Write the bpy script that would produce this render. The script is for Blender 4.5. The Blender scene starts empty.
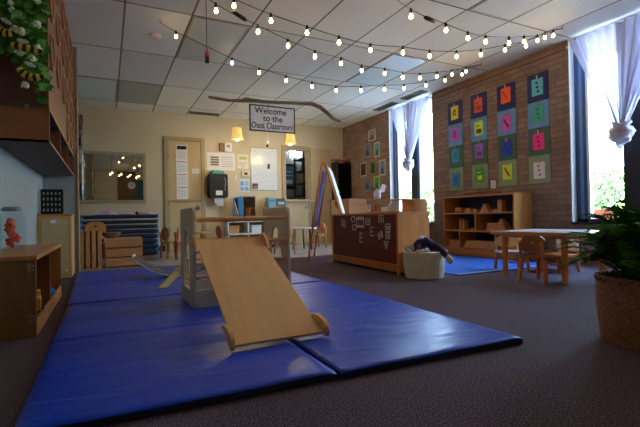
import bpy, bmesh, math, random
from math import sin, cos, pi, radians
from mathutils import Vector, Matrix, geometry
random.seed(7)
sc = bpy.context.scene
col = sc.collection

# ------------------------------------------------------------------ materials
def lin(c):
    return tuple(((v/255)/12.92 if v/255 <= .04045 else ((v/255+.055)/1.055)**2.4) for v in c)
MATS = {}
def newmat(name):
    m = bpy.data.materials.new(name); m.use_nodes = True
    MATS[name] = m
    nt = m.node_tree; b = nt.nodes['Principled BSDF']
    return m, nt, b
def N(nt, t, **kw):
    n = nt.nodes.new(t)
    for k, v in kw.items():
        if k in n.inputs.keys(): n.inputs[k].default_value = v
        else: setattr(n, k, v)
    return n
def L(nt, a, ao, b, bi): nt.links.new(a.outputs[ao], b.inputs[bi])
def plain(name, rgb, rough=.6, metal=0., var=.12, scale=14., bump=0., bscale=60., spec=.5, coat=0.):
    m, nt, b = newmat(name); c = lin(rgb)
    b.inputs['Roughness'].default_value = rough; b.inputs['Metallic'].default_value = metal
    b.inputs['Specular IOR Level'].default_value = spec
    b.inputs['Coat Weight'].default_value = coat
    tc = N(nt, 'ShaderNodeTexCoord')
    n = N(nt, 'ShaderNodeTexNoise', Scale=scale, Detail=4.)
    L(nt, tc, 'Object', n, 'Vector')
    r = N(nt, 'ShaderNodeValToRGB')
    r.color_ramp.elements[0].position = .3; r.color_ramp.elements[1].position = .7
    r.color_ramp.elements[0].color = (*[v*(1-var) for v in c], 1)
    r.color_ramp.elements[1].color = (*[min(1, v*(1+var)) for v in c], 1)
    L(nt, n, 'Fac', r, 'Fac'); L(nt, r, 'Color', b, 'Base Color')
    if bump:
        n2 = N(nt, 'ShaderNodeTexNoise', Scale=bscale, Detail=5.); L(nt, tc, 'Object', n2, 'Vector')
        bp = N(nt, 'ShaderNodeBump', Strength=bump, Distance=.01); L(nt, n2, 'Fac', bp, 'Height'); L(nt, bp, 'Normal', b, 'Normal')
    return m
def wood(name, rgb, rough=.45, axis=2, contrast=.22, scale=6., coat=0.):
    m, nt, b = newmat(name); c = lin(rgb)
    b.inputs['Roughness'].default_value = rough; b.inputs['Coat Weight'].default_value = coat
    tc = N(nt, 'ShaderNodeTexCoord'); mp = N(nt, 'ShaderNodeMapping')
    s = [scale*2.2]*3; s[axis] = scale*.22; mp.inputs['Scale'].default_value = s
    L(nt, tc, 'Object', mp, 'Vector')
    n = N(nt, 'ShaderNodeTexNoise', Scale=1.6, Detail=7., Roughness=.62, Distortion=.8); L(nt, mp, 'Vector', n, 'Vector')
    r = N(nt, 'ShaderNodeValToRGB')
    r.color_ramp.elements[0].position = .28; r.color_ramp.elements[1].position = .72
    r.color_ramp.elements[0].color = (c[0]*(1-contrast), c[1]*(1-contrast*1.15), c[2]*(1-contrast*1.3), 1)
    r.color_ramp.elements[1].color = (*[min(1, v*(1+contrast*.6)) for v in c], 1)
    L(nt, n, 'Fac', r, 'Fac'); L(nt, r, 'Color', b, 'Base Color')
    bp = N(nt, 'ShaderNodeBump', Strength=.08, Distance=.004); L(nt, n, 'Fac', bp, 'Height'); L(nt, bp, 'Normal', b, 'Normal')
    return m
def emis(name, rgb, strength):
    m, nt, b = newmat(name)
    b.inputs['Base Color'].default_value = (*lin(rgb), 1)
    b.inputs['Emission Color'].default_value = (*lin(rgb), 1)
    b.inputs['Emission Strength'].default_value = strength
    return m

wall_beige = plain('wall_beige', (204, 190, 158), .75, var=.03, scale=3, bump=.05, bscale=150)
wall_left_m = plain('wall_left_paint', (158, 162, 158), .75, var=.03, scale=3, bump=.05, bscale=150)
door_m = plain('door_paint', (190, 165, 120), .5, var=.04, scale=3)
doorframe_m = plain('door_frame_paint', (165, 145, 108), .5, var=.04, scale=3)
white_m = plain('white_paint', (225, 228, 230), .5, var=.03)
black_m = plain('black_plastic', (14, 14, 15), .4, var=.1)
darkgray = plain('dark_metal', (50, 52, 56), .4, metal=.6)
steel = plain('steel', (150, 150, 155), .3, metal=1.)
brass = plain('brass', (170, 140, 80), .35, metal=1.)
navyframe = plain('window_frame_navy', (38, 62, 100), .35, var=.05)
blueframe = plain('window_frame_blue', (90, 135, 180), .35, var=.05)
darkpier = plain('dark_pier', (16, 20, 34), .6, var=.1)
maple = wood('maple', (206, 142, 78), .4, axis=0)
mapleZ = wood('maple_upright', (212, 134, 64), .4, axis=2)
rampwood = wood('ramp_birch', (240, 182, 116), .5, axis=1, contrast=.12, scale=5)
greyply = wood('grey_plywood', (222, 196, 156), .5, axis=2, contrast=.1)
yellowply = wood('yellow_plywood', (232, 206, 128), .4, axis=0, contrast=.12)
honey = wood('honey_wood', (140, 90, 42), .4, axis=2)
honeyX = wood('honey_wood_long', (186, 128, 70), .4, axis=1)
honeyH = wood('honey_wood_cross', (186, 128, 70), .4, axis=0)
shelfwood = wood('shelf_oak', (190, 122, 62), .42, axis=1)
shelfend = wood('shelf_oak_end', (205, 142, 72), .42, axis=2)
cabdark = wood('cabinet_cherry', (100, 54, 32), .35, axis=2, contrast=.3)
cabface = wood('cabinet_face', (122, 72, 46), .4, axis=2, contrast=.2)
cabslat = wood('cabinet_slat', (176, 132, 92), .4, axis=2)
cabunder = plain('cabinet_underside', (95, 85, 75), .7)
yellowcab = wood('pale_birch', (196, 156, 92), .42, axis=2, contrast=.08)
palepanel = plain('pale_panel', (190, 166, 118), .5, var=.03)
cratewood = wood('crate_pine', (196, 142, 92), .6, axis=2)
crateH = wood('crate_pine_cross', (196, 142, 92), .6, axis=0)
branchwood = wood('branch_bark', (120, 98, 78), .8, axis=0, contrast=.35)
chalk = plain('maroon_board', (108, 36, 26), .5, var=.06)
chalkwhite = plain('chalk_white', (205, 200, 195), .6)
paper = plain('paper_white', (225, 225, 222), .7, var=.02)
black_ink = plain('ink', (25, 25, 30), .7)
rubber = plain('rubber', (30, 30, 32), .8)
creamcoil = plain('cream_rope', (232, 220, 194), .85, var=.1, scale=40, bump=.4, bscale=120)
wicker = plain('wicker_brown', (160, 100, 62), .6, var=.3, scale=50)
soil = plain('soil', (40, 28, 20), .9)
terracotta = plain('terracotta', (196, 110, 62), .7)
tablewhite = plain('table_laminate', (214, 208, 206), .22, var=.03)
chairbrown = wood('chair_brown', (150, 88, 46), .4, axis=2)
chairorange = wood('chair_leg_orange', (202, 120, 52), .4, axis=2)
cotblue = plain('cot_frame_blue', (28, 60, 98), .65)
cotcloth = plain('cot_cloth_navy', (16, 24, 46), .6)
cotend = plain('cot_end_blue', (74, 128, 190), .35)
lilac = plain('lilac_sheet', (196, 165, 205), .8, bump=.5, bscale=25)
tan_rubber = plain('threshold_tan', (175, 160, 130), .6)
purplebase = plain('baseboard_rubber', (35, 32, 34), .5)

def leafmat(name, a, b2, rough=.55):
    m, nt, b = newmat(name)
    tc = N(nt, 'ShaderNodeTexCoord'); n = N(nt, 'ShaderNodeTexNoise', Scale=9., Detail=3.); L(nt, tc, 'Object', n, 'Vector')
    r = N(nt, 'ShaderNodeValToRGB'); r.color_ramp.elements[0].position = .35; r.color_ramp.elements[1].position = .65
    r.color_ramp.elements[0].color = (*lin(a), 1); r.color_ramp.elements[1].color = (*lin(b2), 1)
    L(nt, n, 'Fac', r, 'Fac'); L(nt, r, 'Color', b, 'Base Color'); b.inputs['Roughness'].default_value = rough; b.inputs['Specular IOR Level'].default_value = .2
    return m
fernleaf = leafmat('fern_leaf', (26, 84, 22), (66, 130, 34), .75)
ivyleaf = leafmat('ivy_leaf', (46, 116, 44), (120, 176, 84), .7)
hedgeleaf = leafmat('hedge_leaf', (28, 58, 22), (60, 88, 40), .9)

def mat_vinyl():
    m, nt, b = newmat('blue_mat_vinyl')
    b.inputs['Roughness'].default_value = .36; b.inputs['Specular IOR Level'].default_value = .5; b.inputs['Specular Tint'].default_value = (.45, .7, 1, 1)
    tc = N(nt, 'ShaderNodeTexCoord')
    n = N(nt, 'ShaderNodeTexNoise', Scale=1.6, Detail=3.); L(nt, tc, 'Object', n, 'Vector')
    r = N(nt, 'ShaderNodeValToRGB'); r.color_ramp.elements[0].color = (*lin((2, 50, 172)), 1); r.color_ramp.elements[1].color = (*lin((8, 66, 198)), 1)
    L(nt, n, 'Fac', r, 'Fac'); L(nt, r, 'Color', b, 'Base Color')
    mp = N(nt, 'ShaderNodeMapping'); mp.inputs['Scale'].default_value = (1.3, 4.2, 1); mp.inputs['Rotation'].default_value = (0, 0, .25)
    L(nt, tc, 'Object', mp, 'Vector')
    n2 = N(nt, 'ShaderNodeTexNoise', Scale=1.7, Detail=3., Roughness=.45, Distortion=.9); L(nt, mp, 'Vector', n2, 'Vector')
    n3 = N(nt, 'ShaderNodeTexNoise', Scale=7., Detail=2.); L(nt, tc, 'Object', n3, 'Vector')
    mx = N(nt, 'ShaderNodeMath', operation='MULTIPLY_ADD'); mx.inputs[1].default_value = .18
    L(nt, n3, 'Fac', mx, 0); L(nt, n2, 'Fac', mx, 2)
    bp = N(nt, 'ShaderNodeBump', Strength=.3, Distance=.04); L(nt, mx, 'Value', bp, 'Height'); L(nt, bp, 'Normal', b, 'Normal')
    return m
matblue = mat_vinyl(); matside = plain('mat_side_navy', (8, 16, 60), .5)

def carpet():
    m, nt, b = newmat('carpet_speckled')
    b.inputs['Roughness'].default_value = .95; b.inputs['Specular IOR Level'].default_value = .15
    tc = N(nt, 'ShaderNodeTexCoord')
    n = N(nt, 'ShaderNodeTexNoise', Scale=170., Detail=2., Roughness=.7); L(nt, tc, 'Object', n, 'Vector')
    r = N(nt, 'ShaderNodeValToRGB'); e = r.color_ramp.elements
    e[0].position = .36; e[0].color = (*lin((40, 34, 42)), 1); e[1].position = .66; e[1].color = (*lin((144, 117, 122)), 1)
    x = e.new(.5); x.color = (*lin((82, 65, 74)), 1)
    L(nt, n, 'Fac', r, 'Fac'); L(nt, r, 'Color', b, 'Base Color')
    bp = N(nt, 'ShaderNodeBump', Strength=.35, Distance=.005); L(nt, n, 'Fac', bp, 'Height'); L(nt, bp, 'Normal', b, 'Normal')
    return m
carpet_m = carpet()
def vinylfloor():
    m, nt, b = newmat('vinyl_tiles'); b.inputs['Roughness'].default_value = .22
    tc = N(nt, 'ShaderNodeTexCoord')
    br = N(nt, 'ShaderNodeTexBrick', offset=0., Scale=1.); br.inputs['Brick Width'].default_value = .305; br.inputs['Row Height'].default_value = .305
    br.inputs['Mortar Size'].default_value = .002
    br.inputs['Color1'].default_value = (*lin((176, 170, 166)), 1); br.inputs['Color2'].default_value = (*lin((160, 152, 150)), 1); br.inputs['Mortar'].default_value = (*lin((110, 100, 95)), 1)
    L(nt, tc, 'Object', br, 'Vector'); L(nt, br, 'Color', b, 'Base Color'); return m
vinyl_m = vinylfloor()
def rugmat():
    m, nt, b = newmat('blue_rug'); b.inputs['Roughness'].default_value = .95
    tc = N(nt, 'ShaderNodeTexCoord'); n = N(nt, 'ShaderNodeTexNoise', Scale=60., Detail=3.); L(nt, tc, 'Object', n, 'Vector')
    r = N(nt, 'ShaderNodeValToRGB'); r.color_ramp.elements[0].position = .35; r.color_ramp.elements[1].position = .65
    r.color_ramp.elements[0].color = (*lin((22, 78, 176)), 1); r.color_ramp.elements[1].color = (*lin((40, 110, 210)), 1)
    L(nt, n, 'Fac', r, 'Fac'); L(nt, r, 'Color', b, 'Base Color')
    bp = N(nt, 'ShaderNodeBump', Strength=.5, Distance=.006); L(nt, n, 'Fac', bp, 'Height'); L(nt, bp, 'Normal', b, 'Normal')
    return m
rug_m = rugmat(); rugdots = plain('rug_dots', (170, 190, 215), .9); rugdark = plain('rug_border', (20, 40, 95), .95)

def brickmat(name, horiz):
    m, nt, b = newmat(name); b.inputs['Roughness'].default_value = .85
    tc = N(nt, 'ShaderNodeTexCoord'); sp = N(nt, 'ShaderNodeSeparateXYZ'); L(nt, tc, 'Object', sp, 'Vector')
    ad = N(nt, 'ShaderNodeMath', operation='ADD'); L(nt, sp, 'X', ad, 0); L(nt, sp, 'Y', ad, 1)
    cb = N(nt, 'ShaderNodeCombineXYZ'); L(nt, ad, 'Value', cb, 'X'); L(nt, sp, 'Z', cb, 'Y')
    br = N(nt, 'ShaderNodeTexBrick', offset=.5, Scale=1.); br.inputs['Brick Width'].default_value = .21; br.inputs['Row Height'].default_value = .068
    br.inputs['Mortar Size'].default_value = .006; br.inputs['Mortar Smooth'].default_value = .3; br.inputs['Bias'].default_value = -.1
    br.inputs['Color1'].default_value = (*lin((148, 122, 102)), 1); br.inputs['Color2'].default_value = (*lin((126, 100, 84)), 1)
    br.inputs['Mortar'].default_value = (*lin((112, 92, 80)), 1)
    L(nt, cb, 'Vector', br, 'Vector')
    n = N(nt, 'ShaderNodeTexNoise', Scale=5., Detail=6.); L(nt, tc, 'Object', n, 'Vector')
    mx = N(nt, 'ShaderNodeMix', data_type='RGBA', blend_type='MULTIPLY'); mx.inputs['Factor'].default_value = .5
    r = N(nt, 'ShaderNodeValToRGB'); r.color_ramp.elements[0].position = .3; r.color_ramp.elements[1].position = .7
    r.color_ramp.elements[0].color = (.62, .58, .55, 1); L(nt, n, 'Fac', r, 'Fac')
    nt.links.new(br.outputs['Color'], mx.inputs[6]); nt.links.new(r.outputs['Color'], mx.inputs[7])
    nt.links.new(mx.outputs[2], b.inputs['Base Color'])
    bp = N(nt, 'ShaderNodeBump', Strength=.6, Distance=.008, invert=True); L(nt, br, 'Fac', bp, 'Height'); L(nt, bp, 'Normal', b, 'Normal')
    return m
brick_m = brickmat('brick', 1)

def ceilmat():
    m, nt, b = newmat('ceiling_tiles'); b.inputs['Roughness'].default_value = .9
    tc = N(nt, 'ShaderNodeTexCoord'); mp = N(nt, 'ShaderNodeMapping'); mp.inputs['Location'].default_value = (-.18+6.1, -4.32+12.2, 0)
    L(nt, tc, 'Object', mp, 'Vector')
    br = N(nt, 'ShaderNodeTexBrick', offset=0., Scale=1.); br.inputs['Brick Width'].default_value = .61; br.inputs['Row Height'].default_value = 1.22
    br.inputs['Mortar Size'].default_value = .011; br.inputs['Mortar Smooth'].default_value = .2
    br.inputs['Color1'].default_value = (*lin((232, 236, 228)), 1); br.inputs['Color2'].default_value = (*lin((212, 215, 208)), 1)
    br.inputs['Mortar'].default_value = (*lin((128, 116, 100)), 1)
    L(nt, mp, 'Vector', br, 'Vector')
    n = N(nt, 'ShaderNodeTexNoise', Scale=160., Detail=2.); L(nt, tc, 'Object', n, 'Vector')
    r = N(nt, 'ShaderNodeValToRGB'); r.color_ramp.elements[0].position = .3; r.color_ramp.elements[1].position = .45
    r.color_ramp.elements[0].color = (.8, .8, .8, 1); L(nt, n, 'Fac', r, 'Fac')
    mx = N(nt, 'ShaderNodeMix', data_type='RGBA', blend_type='MULTIPLY'); mx.inputs['Factor'].default_value = 1.
    nt.links.new(br.outputs['Color'], mx.inputs[6]); nt.links.new(r.outputs['Color'], mx.inputs[7])
    nt.links.new(mx.outputs[2], b.inputs['Base Color'])
    bp = N(nt, 'ShaderNodeBump', Strength=.5, Distance=.01, invert=True); L(nt, br, 'Fac', bp, 'Height'); L(nt, bp, 'Normal', b, 'Normal')
    return m
ceil_m = ceilmat()

def glassmat():
    m, nt, b = newmat('window_glass')
    tr = N(nt, 'ShaderNodeBsdfTransparent'); gl = N(nt, 'ShaderNodeBsdfGlossy', Roughness=.03)
    tr.inputs['Color'].default_value = (.93, .97, 1, 1)
    fr = N(nt, 'ShaderNodeLayerWeight', Blend=.5); pw = N(nt, 'ShaderNodeMath', operation='POWER'); pw.inputs[1].default_value = 5.
    sc_ = N(nt, 'ShaderNodeMath', operation='MULTIPLY_ADD'); sc_.inputs[1].default_value = .6; sc_.inputs[2].default_value = .03; mx = N(nt, 'ShaderNodeMixShader')
    L(nt, fr, 'Facing', pw, 0); L(nt, pw, 'Value', sc_, 0); L(nt, sc_, 'Value', mx, 'Fac'); L(nt, tr, 'BSDF', mx, 1); L(nt, gl, 'BSDF', mx, 2)
    L(nt, mx, 'Shader', nt.nodes['Material Output'], 'Surface'); return m
glass_m = glassmat()
def clearplastic(name, rgb, t=.75):
    m, nt, b = newmat(name)
    tr = N(nt, 'ShaderNodeBsdfTransparent'); tr.inputs['Color'].default_value = (*lin(rgb), 1)
    b.inputs['Base Color'].default_value = (*lin(rgb), 1); b.inputs['Roughness'].default_value = .08
    mx = N(nt, 'ShaderNodeMixShader'); mx.inputs['Fac'].default_value = 1-t
    L(nt, tr, 'BSDF', mx, 1); L(nt, b, 'BSDF', mx, 2); L(nt, mx, 'Shader', nt.nodes['Material Output'], 'Surface'); return m
jarclear = clearplastic('jar_plastic', (235, 244, 248), .93)
jarteal = clearplastic('jar_plastic_teal', (150, 215, 215), .5)
def sheer():
    m, nt, b = newmat('sheer_curtain')
    tr = N(nt, 'ShaderNodeBsdfTransparent'); tl = N(nt, 'ShaderNodeBsdfTranslucent'); df = N(nt, 'ShaderNodeBsdfDiffuse')
    tl.inputs['Color'].default_value = (.30, .31, .42, 1); df.inputs['Color'].default_value = (.72, .69, .86, 1)
    a = N(nt, 'ShaderNodeMixShader'); a.inputs['Fac'].default_value = .7; L(nt, tl, 'BSDF', a, 1); L(nt, df, 'BSDF', a, 2)
    mx = N(nt, 'ShaderNodeMixShader'); mx.inputs['Fac'].default_value = .90
    L(nt, tr, 'BSDF', mx, 1); L(nt, a, 'Shader', mx, 2); L(nt, mx, 'Shader', nt.nodes['Material Output'], 'Surface'); return m
sheer_m = sheer()
mirror_m = plain('mirror', (215, 215, 205), .02, metal=1., var=0.)
bulb_m = emis('bulb_glow', (255, 214, 146), 46.)
pend_m, _nt, _b = newmat('pendant_shade')
_b.inputs['Base Color'].default_value = (*lin((250, 205, 110)), 1); _b.inputs['Emission Color'].default_value = (*lin((255, 205, 110)), 1); _b.inputs['Emission Strength'].default_value = .55
pendglow = emis('pendant_lamp_glow', (255, 236, 190), 6.)
kitchenlamp = emis('kitchen_lamp', (235, 240, 255), 28.)
ptcol = {}
def flat(rgb, rough=.7):
    k = (rgb, rough)
    if k not in ptcol: ptcol[k] = plain('colour_%d_%d_%d' % rgb, rgb, rough, var=.05)
    return ptcol[k]

# ------------------------------------------------------------------ mesh builder
class MB:
    def __init__(s): s.v = []; s.f = []; s.mi = []; s.sm = []; s.mats = []
    def _m(s, m):
        if m not in s.mats: s.mats.append(m)
        return s.mats.index(m)
    def add(s, vs, fs, m, smooth=False, M=None):
        o = len(s.v); k = s._m(m)
        for p in vs:
            p = Vector(p)
            if M is not None: p = M @ p
            s.v.append(tuple(p))
        for f in fs: s.f.append([o+i for i in f]); s.mi.append(k); s.sm.append(smooth)
        return s
    def bx(s, x0, x1, y0, y1, z0, z1, m, M=None):
        vs = [(x, y, z) for z in (z0, z1) for y in (y0, y1) for x in (x0, x1)]
        return s.add(vs, [(0, 2, 3, 1), (4, 5, 7, 6), (0, 1, 5, 4), (2, 6, 7, 3), (0, 4, 6, 2), (1, 3, 7, 5)], m, False, M)
    def tube(s, pts, r, m, n=8, M=None, cap=True, closed=False):
        pts = [Vector(p) for p in pts]; k = len(pts)
        rs = r if isinstance(r, (list, tuple)) else [r]*k
        vs = []; up = Vector((0, 0, 1)); prev = None
        for i, p in enumerate(pts):
            if closed: t = pts[(i+1) % k]-pts[i-1]
            else: t = pts[min(i+1, k-1)]-pts[max(i-1, 0)]
            t.normalize()
            a = prev if prev is not None else (up if abs(t.z) < .95 else Vector((1, 0, 0)))
            x = (a - t*a.dot(t)).normalized(); prev = x; y = t.cross(x)
            for j in range(n):
                th = 2*pi*j/n; vs.append(p+(x*cos(th)+y*sin(th))*rs[i])
        fs = []
        for i in range(k if closed else k-1):
            for j in range(n):
                a, b = i*n+j, i*n+(j+1) % n; c, d = ((i+1) % k)*n+(j+1) % n, ((i+1) % k)*n+j
                fs.append((a, b, c, d))
        s.add(vs, fs, m, True, M)
        if cap and not closed:
            s.add(vs[:n], [tuple(range(n))[::-1]], m, False, M); s.add(vs[-n:], [tuple(range(n))], m, False, M)
        return s
    def cyl(s, p0, p1, r, m, r2=None, n=16, M=None): return s.tube([p0, p1], [r, r if r2 is None else r2], m, n, M)
    def lathe(s, prof, m, c=(0, 0, 0), n=28, M=None, fn=None, smooth=True):
        vs = []
        for i, (r, z) in enumerate(prof):
            for j in range(n):
                th = 2*pi*j/n; rr = fn(r, z, th) if fn else r
                vs.append((c[0]+rr*cos(th), c[1]+rr*sin(th), c[2]+z))
        fs = []
        for i in range(len(prof)-1):
            for j in range(n): fs.append((i*n+j, i*n+(j+1) % n, (i+1)*n+(j+1) % n, (i+1)*n+j))
        if prof[0][0] > 1e-4: fs.append(tuple(range(n))[::-1])
        if prof[-1][0] > 1e-4: fs.append(tuple((len(prof)-1)*n+j for j in range(n)))
        return s.add(vs, fs, m, smooth, M)
    def ball(s, c, r, m, sc=(1, 1, 1), n=14, M=None):
        k = max(6, n//2+2)
        prof = [(max(1e-5, sin(pi*i/k)), -cos(pi*i/k)) for i in range(k+1)]
        T = Matrix.Translation(c) @ Matrix.Diagonal((r*sc[0], r*sc[1], r*sc[2], 1))
        if M is not None: T = M @ T
        return s.lathe(prof, m, n=n, M=T)
    def prism(s, pts, axis, a0, a1, m, holes=(), M=None, smooth=False):
        """2-d polygon (with holes) extruded along an axis; pts in the remaining two axes in order"""
        def P(u, v, a): return {0: (a, u, v), 1: (u, a, v), 2: (u, v, a)}[axis]
        loops = [list(pts)]+[list(h) for h in holes]
        tri = geometry.tessellate_polygon([[Vector((u, v, 0)) for u, v in lp] for lp in loops])
        fl = [p for lp in loops for p in lp]; n = len(fl)
        vs = [P(u, v, a0) for u, v in fl]+[P(u, v, a1) for u, v in fl]
        fs = [tuple(t) for t in tri]+[tuple(i+n for i in t)[::-1] for t in tri]
        o = 0
        for lp in loops:
            k = len(lp)
            for i in range(k): fs.append((o+i, o+(i+1) % k, o+(i+1) % k+n, o+i+n))
            o += k
        return s.add(vs, fs, m, smooth, M)
    def build(s, name, parent=None, loc=(0, 0, 0), rot=(0, 0, 0), bevel=0., solid=0.):
        me = bpy.data.meshes.new(name); me.from_pydata(s.v, [], s.f)
        for m in s.mats: me.materials.append(m)
        for p, k, q in zip(me.polygons, s.mi, s.sm): p.material_index = k; p.use_smooth = q
        bm = bmesh.new(); bm.from_mesh(me); bmesh.ops.recalc_face_normals(bm, faces=bm.faces); bm.to_mesh(me); bm.free()
        o = bpy.data.objects.new(name, me); col.objects.link(o)
        if parent: o.parent = parent
        o.location = loc; o.rotation_euler = rot
        if bevel:
            b = o.modifiers.new('edge', 'BEVEL'); b.width = bevel; b.segments = 2; b.limit_method = 'ANGLE'
        if solid:
            b = o.modifiers.new('thick', 'SOLIDIFY'); b.thickness = solid
        return o

def tag(o, label, cat, group=None):
    o['label'] = label; o['category'] = cat
    if group: o['group'] = group
    return o
def thing(name, label, cat, loc=(0, 0, 0), rz=0, group=None):
    o = bpy.data.objects.new(name, None); col.objects.link(o); o.empty_display_size = .1
    o.location = loc; o.rotation_euler = (0, 0, rz); return tag(o, label, cat, group)
def struct(mb, name, **k):
    o = mb.build(name, **k); o['kind'] = 'structure'; return o
def dup(root, loc, rz=None, label=None):
    r = root.copy(); col.objects.link(r); r.location = loc
    if rz is not None: r.rotation_euler = (0, 0, rz)
    if label: r['label'] = label
    def rec(a, b):
        for ch in list(a.children):
            c = ch.copy(); col.objects.link(c); c.parent = b; rec(ch, c)
    rec(root, r); return r
def rrect(x0, x1, y0, y1, r, n=5):
    out = []
    for cx, cy, a in ((x1-r, y1-r, 0), (x0+r, y1-r, 90), (x0+r, y0+r, 180), (x1-r, y0+r, 270)):
        for i in range(n+1):
            t = radians(a+90*i/n); out.append((cx+r*cos(t), cy+r*sin(t)))
    return out
def text(body, size, m, parent, loc, rot, name='lettering', ext=.0008, sx=1.):
    cu = bpy.data.curves.new(name, 'FONT'); cu.body = body; cu.size = size; cu.extrude = ext; cu.offset = .0016
    cu.align_x = 'CENTER'; cu.align_y = 'CENTER'; cu.materials.append(m)
    o = bpy.data.objects.new(name, cu); col.objects.link(o); o.parent = parent; o.location = loc; o.rotation_euler = rot
    bpy.context.view_layer.update()
    me = bpy.data.meshes.new_from_object(o.evaluated_get(bpy.context.evaluated_depsgraph_get()))
    o2 = bpy.data.objects.new(name, me); col.objects.link(o2); o2.parent = parent; o2.location = loc; o2.rotation_euler = rot; o2.scale = (sx, 1, 1)
    bpy.data.objects.remove(o); return o2

# ------------------------------------------------------------------ room shell
XL, XR, YB, YF, H = -.64, 4.88, 8.5, -2.5, 2.62
struct(MB().bx(-2.6, XR, YF, 5.75, -.1, 0, carpet_m), 'floor')
struct(MB().bx(-2.6, XR, 5.75, YB, -.1, 0, vinyl_m), 'floor')
struct(MB().bx(-2.6, XR+.25, YF, YB+2, H, H+.1, ceil_m), 'ceiling')
struct(MB().bx(XL-.15, XL, YF, 5.68, 0, H, wall_left_m), 'wall_left')
struct(MB().bx(-2.6, -.3, 5.68, 5.78, 0, H, wall_left_m).bx(-2.6, -2.5, 5.78, YB, 0, H, wall_left_m), 'wall_left_corner')
struct(MB().bx(-.302, -.288, 5.665, 5.795, 0, H, doorframe_m), 'trim_1')
# back wall with the opening over the half door
ox0, ox1, oz0, oz1 = 3.46, 3.97, .98, 2.05
bw = MB()
bw.bx(-2.6, ox0, YB, YB+.12, 0, H, wall_beige).bx(ox1, XR+.2, YB, YB+.12, 0, H, wall_beige)
bw.bx(ox0, ox1, YB, YB+.12, oz1, H, wall_beige).bx(ox0, ox1, YB, YB+.12, 0, oz0, wall_beige)
struct(bw, 'wall_back')
struct(MB().bx(-2.5, .98, YB-.012, YB, 0, .1, purplebase).bx(1.75, 3.34, YB-.012, YB, 0, .1, purplebase), 'baseboard_back')
# rear wall behind the camera, seen in the mirror
struct(MB().bx(-2.6, XR+.2, YF-.12, YF, 0, H, wall_beige), 'wall_rear')
struct(MB().bx(.42, 1.12, YF, YF+.03, 0, H, cabdark), 'trim_2')
struct(MB().bx(1.12, 1.5, YF, YF+.02, .2, 2.3, flat((40, 90, 100))), 'trim_3')
# right brick wall with two windows
WIN = ((5.48, 6.70, .45), (1.92, 3.14, .475))
rw = MB(); T = XR+.2
ys = [YF, 1.92, 3.14, 5.48, 6.70, YB+.12]
rw.bx(XR, T, YF, 1.92, 0, H, brick_m).bx(XR, T, 3.14, 5.48, 0, H, brick_m).bx(XR, T, 6.70, YB+.12, 0, H, brick_m)
for a, b, z in WIN: rw.bx(XR, T, a, b, 0, z, brick_m)
struct(rw, 'wall_right')
struct(MB().bx(XR-.035, XR+.002, 3.14, 5.46, 2.51, 2.54, flat((140, 104, 78))), 'trim_4')
for k, (a, b, z) in enumerate(WIN):
    sd = MB().bx(XR-.004, XR+.2, b-.012, b, z, H, white_m).bx(XR-.004, XR+.2, a, a+.012, z, H, white_m)
    struct(sd, 'trim_%d' % (8+k))
    struct(MB().bx(XR-.02, XR+.2, a, b, z-.03, z, darkpier), 'sill_%d' % (k+1))
    root = bpy.data.objects.new('window_%d' % (k+1), None); col.objects.link(root); root['kind'] = 'structure'
    root.location = (XR+.08, 0, 0)
    f = MB()
    w = b-a
    segs = [(a+.012, a+.05, navyframe), (a+.05, a+.08, blueframe), (b-.06, b-.012, navyframe), (b-.10, b-.06, blueframe), (b-.14, b-.10, navyframe), (b-.17, b-.14, white_m)]
    for y0, y1, m in segs: f.bx(0, .06, y0, y1, z, H, m)
    ym = a+w*.50
    f.bx(0, .06, ym-.14, ym-.09, z, H, navyframe).bx(0, .06, ym-.17, ym-.14, z, H, blueframe)
    f.bx(0, .06, a, b, z, z+.03, navyframe).bx(0, .06, a, b, H-.05, H, white_m)
    f.build('window_frame', root)
    MB().bx(.01, .05, ym-.09, ym+.09, z+.03, H-.05, darkpier).build('window_panel', root, bevel=.003)
    MB().bx(.03, .036, a+.08, ym-.17, z+.03, H-.05, glass_m).build('window_glass', root)
    MB().bx(.03, .036, ym+.09, b-.17, z+.03, H-.05, glass_m).build('window_glass', root)
    for ch in root.children: ch['kind'] = 'structure'
# outside
struct(MB().bx(XR+.25, XR+.95, YF, YB+.6, H, H+.1, flat((150, 130, 105))), 'added_sun_eave')  # unseen eave, added to keep direct sun out of the windows
struct(MB().bx(T, 24, -10, 24, -.12, -.02, flat((226, 226, 222))), 'ground_outside')
hd = MB()
for i in range(13000):
    y = random.uniform(1, 19); x = 10.1+random.uniform(-.4, .5); zt = 1.52+.1*sin(y*2.3)+.05*sin(y*6.1)
    z = random.uniform(-.02, zt)
    a = random.uniform(0, 2*pi); t = random.uniform(-1, 1); s_ = random.uniform(.05, .10)
    u = Vector((cos(a), sin(a), t*.6)).normalized()*s_; v = Vector((-sin(a)*.5, cos(a)*.5, random.uniform(.3, 1))).normalized()*s_*.6
    c = Vector((x, y, z)); hd.add([c-u, c-v, c+u, c+v], [(0, 1, 2, 3)], hedgeleaf)
for i in range(60):
    y = 1+i*.3; hd.tube([(10.1, y, -.02), (10.12, y+.03, .5), (10.08, y, 1.3)], .012, soil, 5)
o = hd.build('hedge'); o['kind'] = 'stuff'; tag(o, 'sunlit green hedge outside beyond the windows', 'hedge')
t = thing('planter_box', 'terracotta planter box outside under the right window', 'planter', (5.35, 2.4, 0))
MB().bx(-.12, .12, -.75, .72, .44, .6, terracotta).bx(-.14, .14, -.77, .74, .58, .62, terracotta).build('box', t, bevel=.006)
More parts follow.
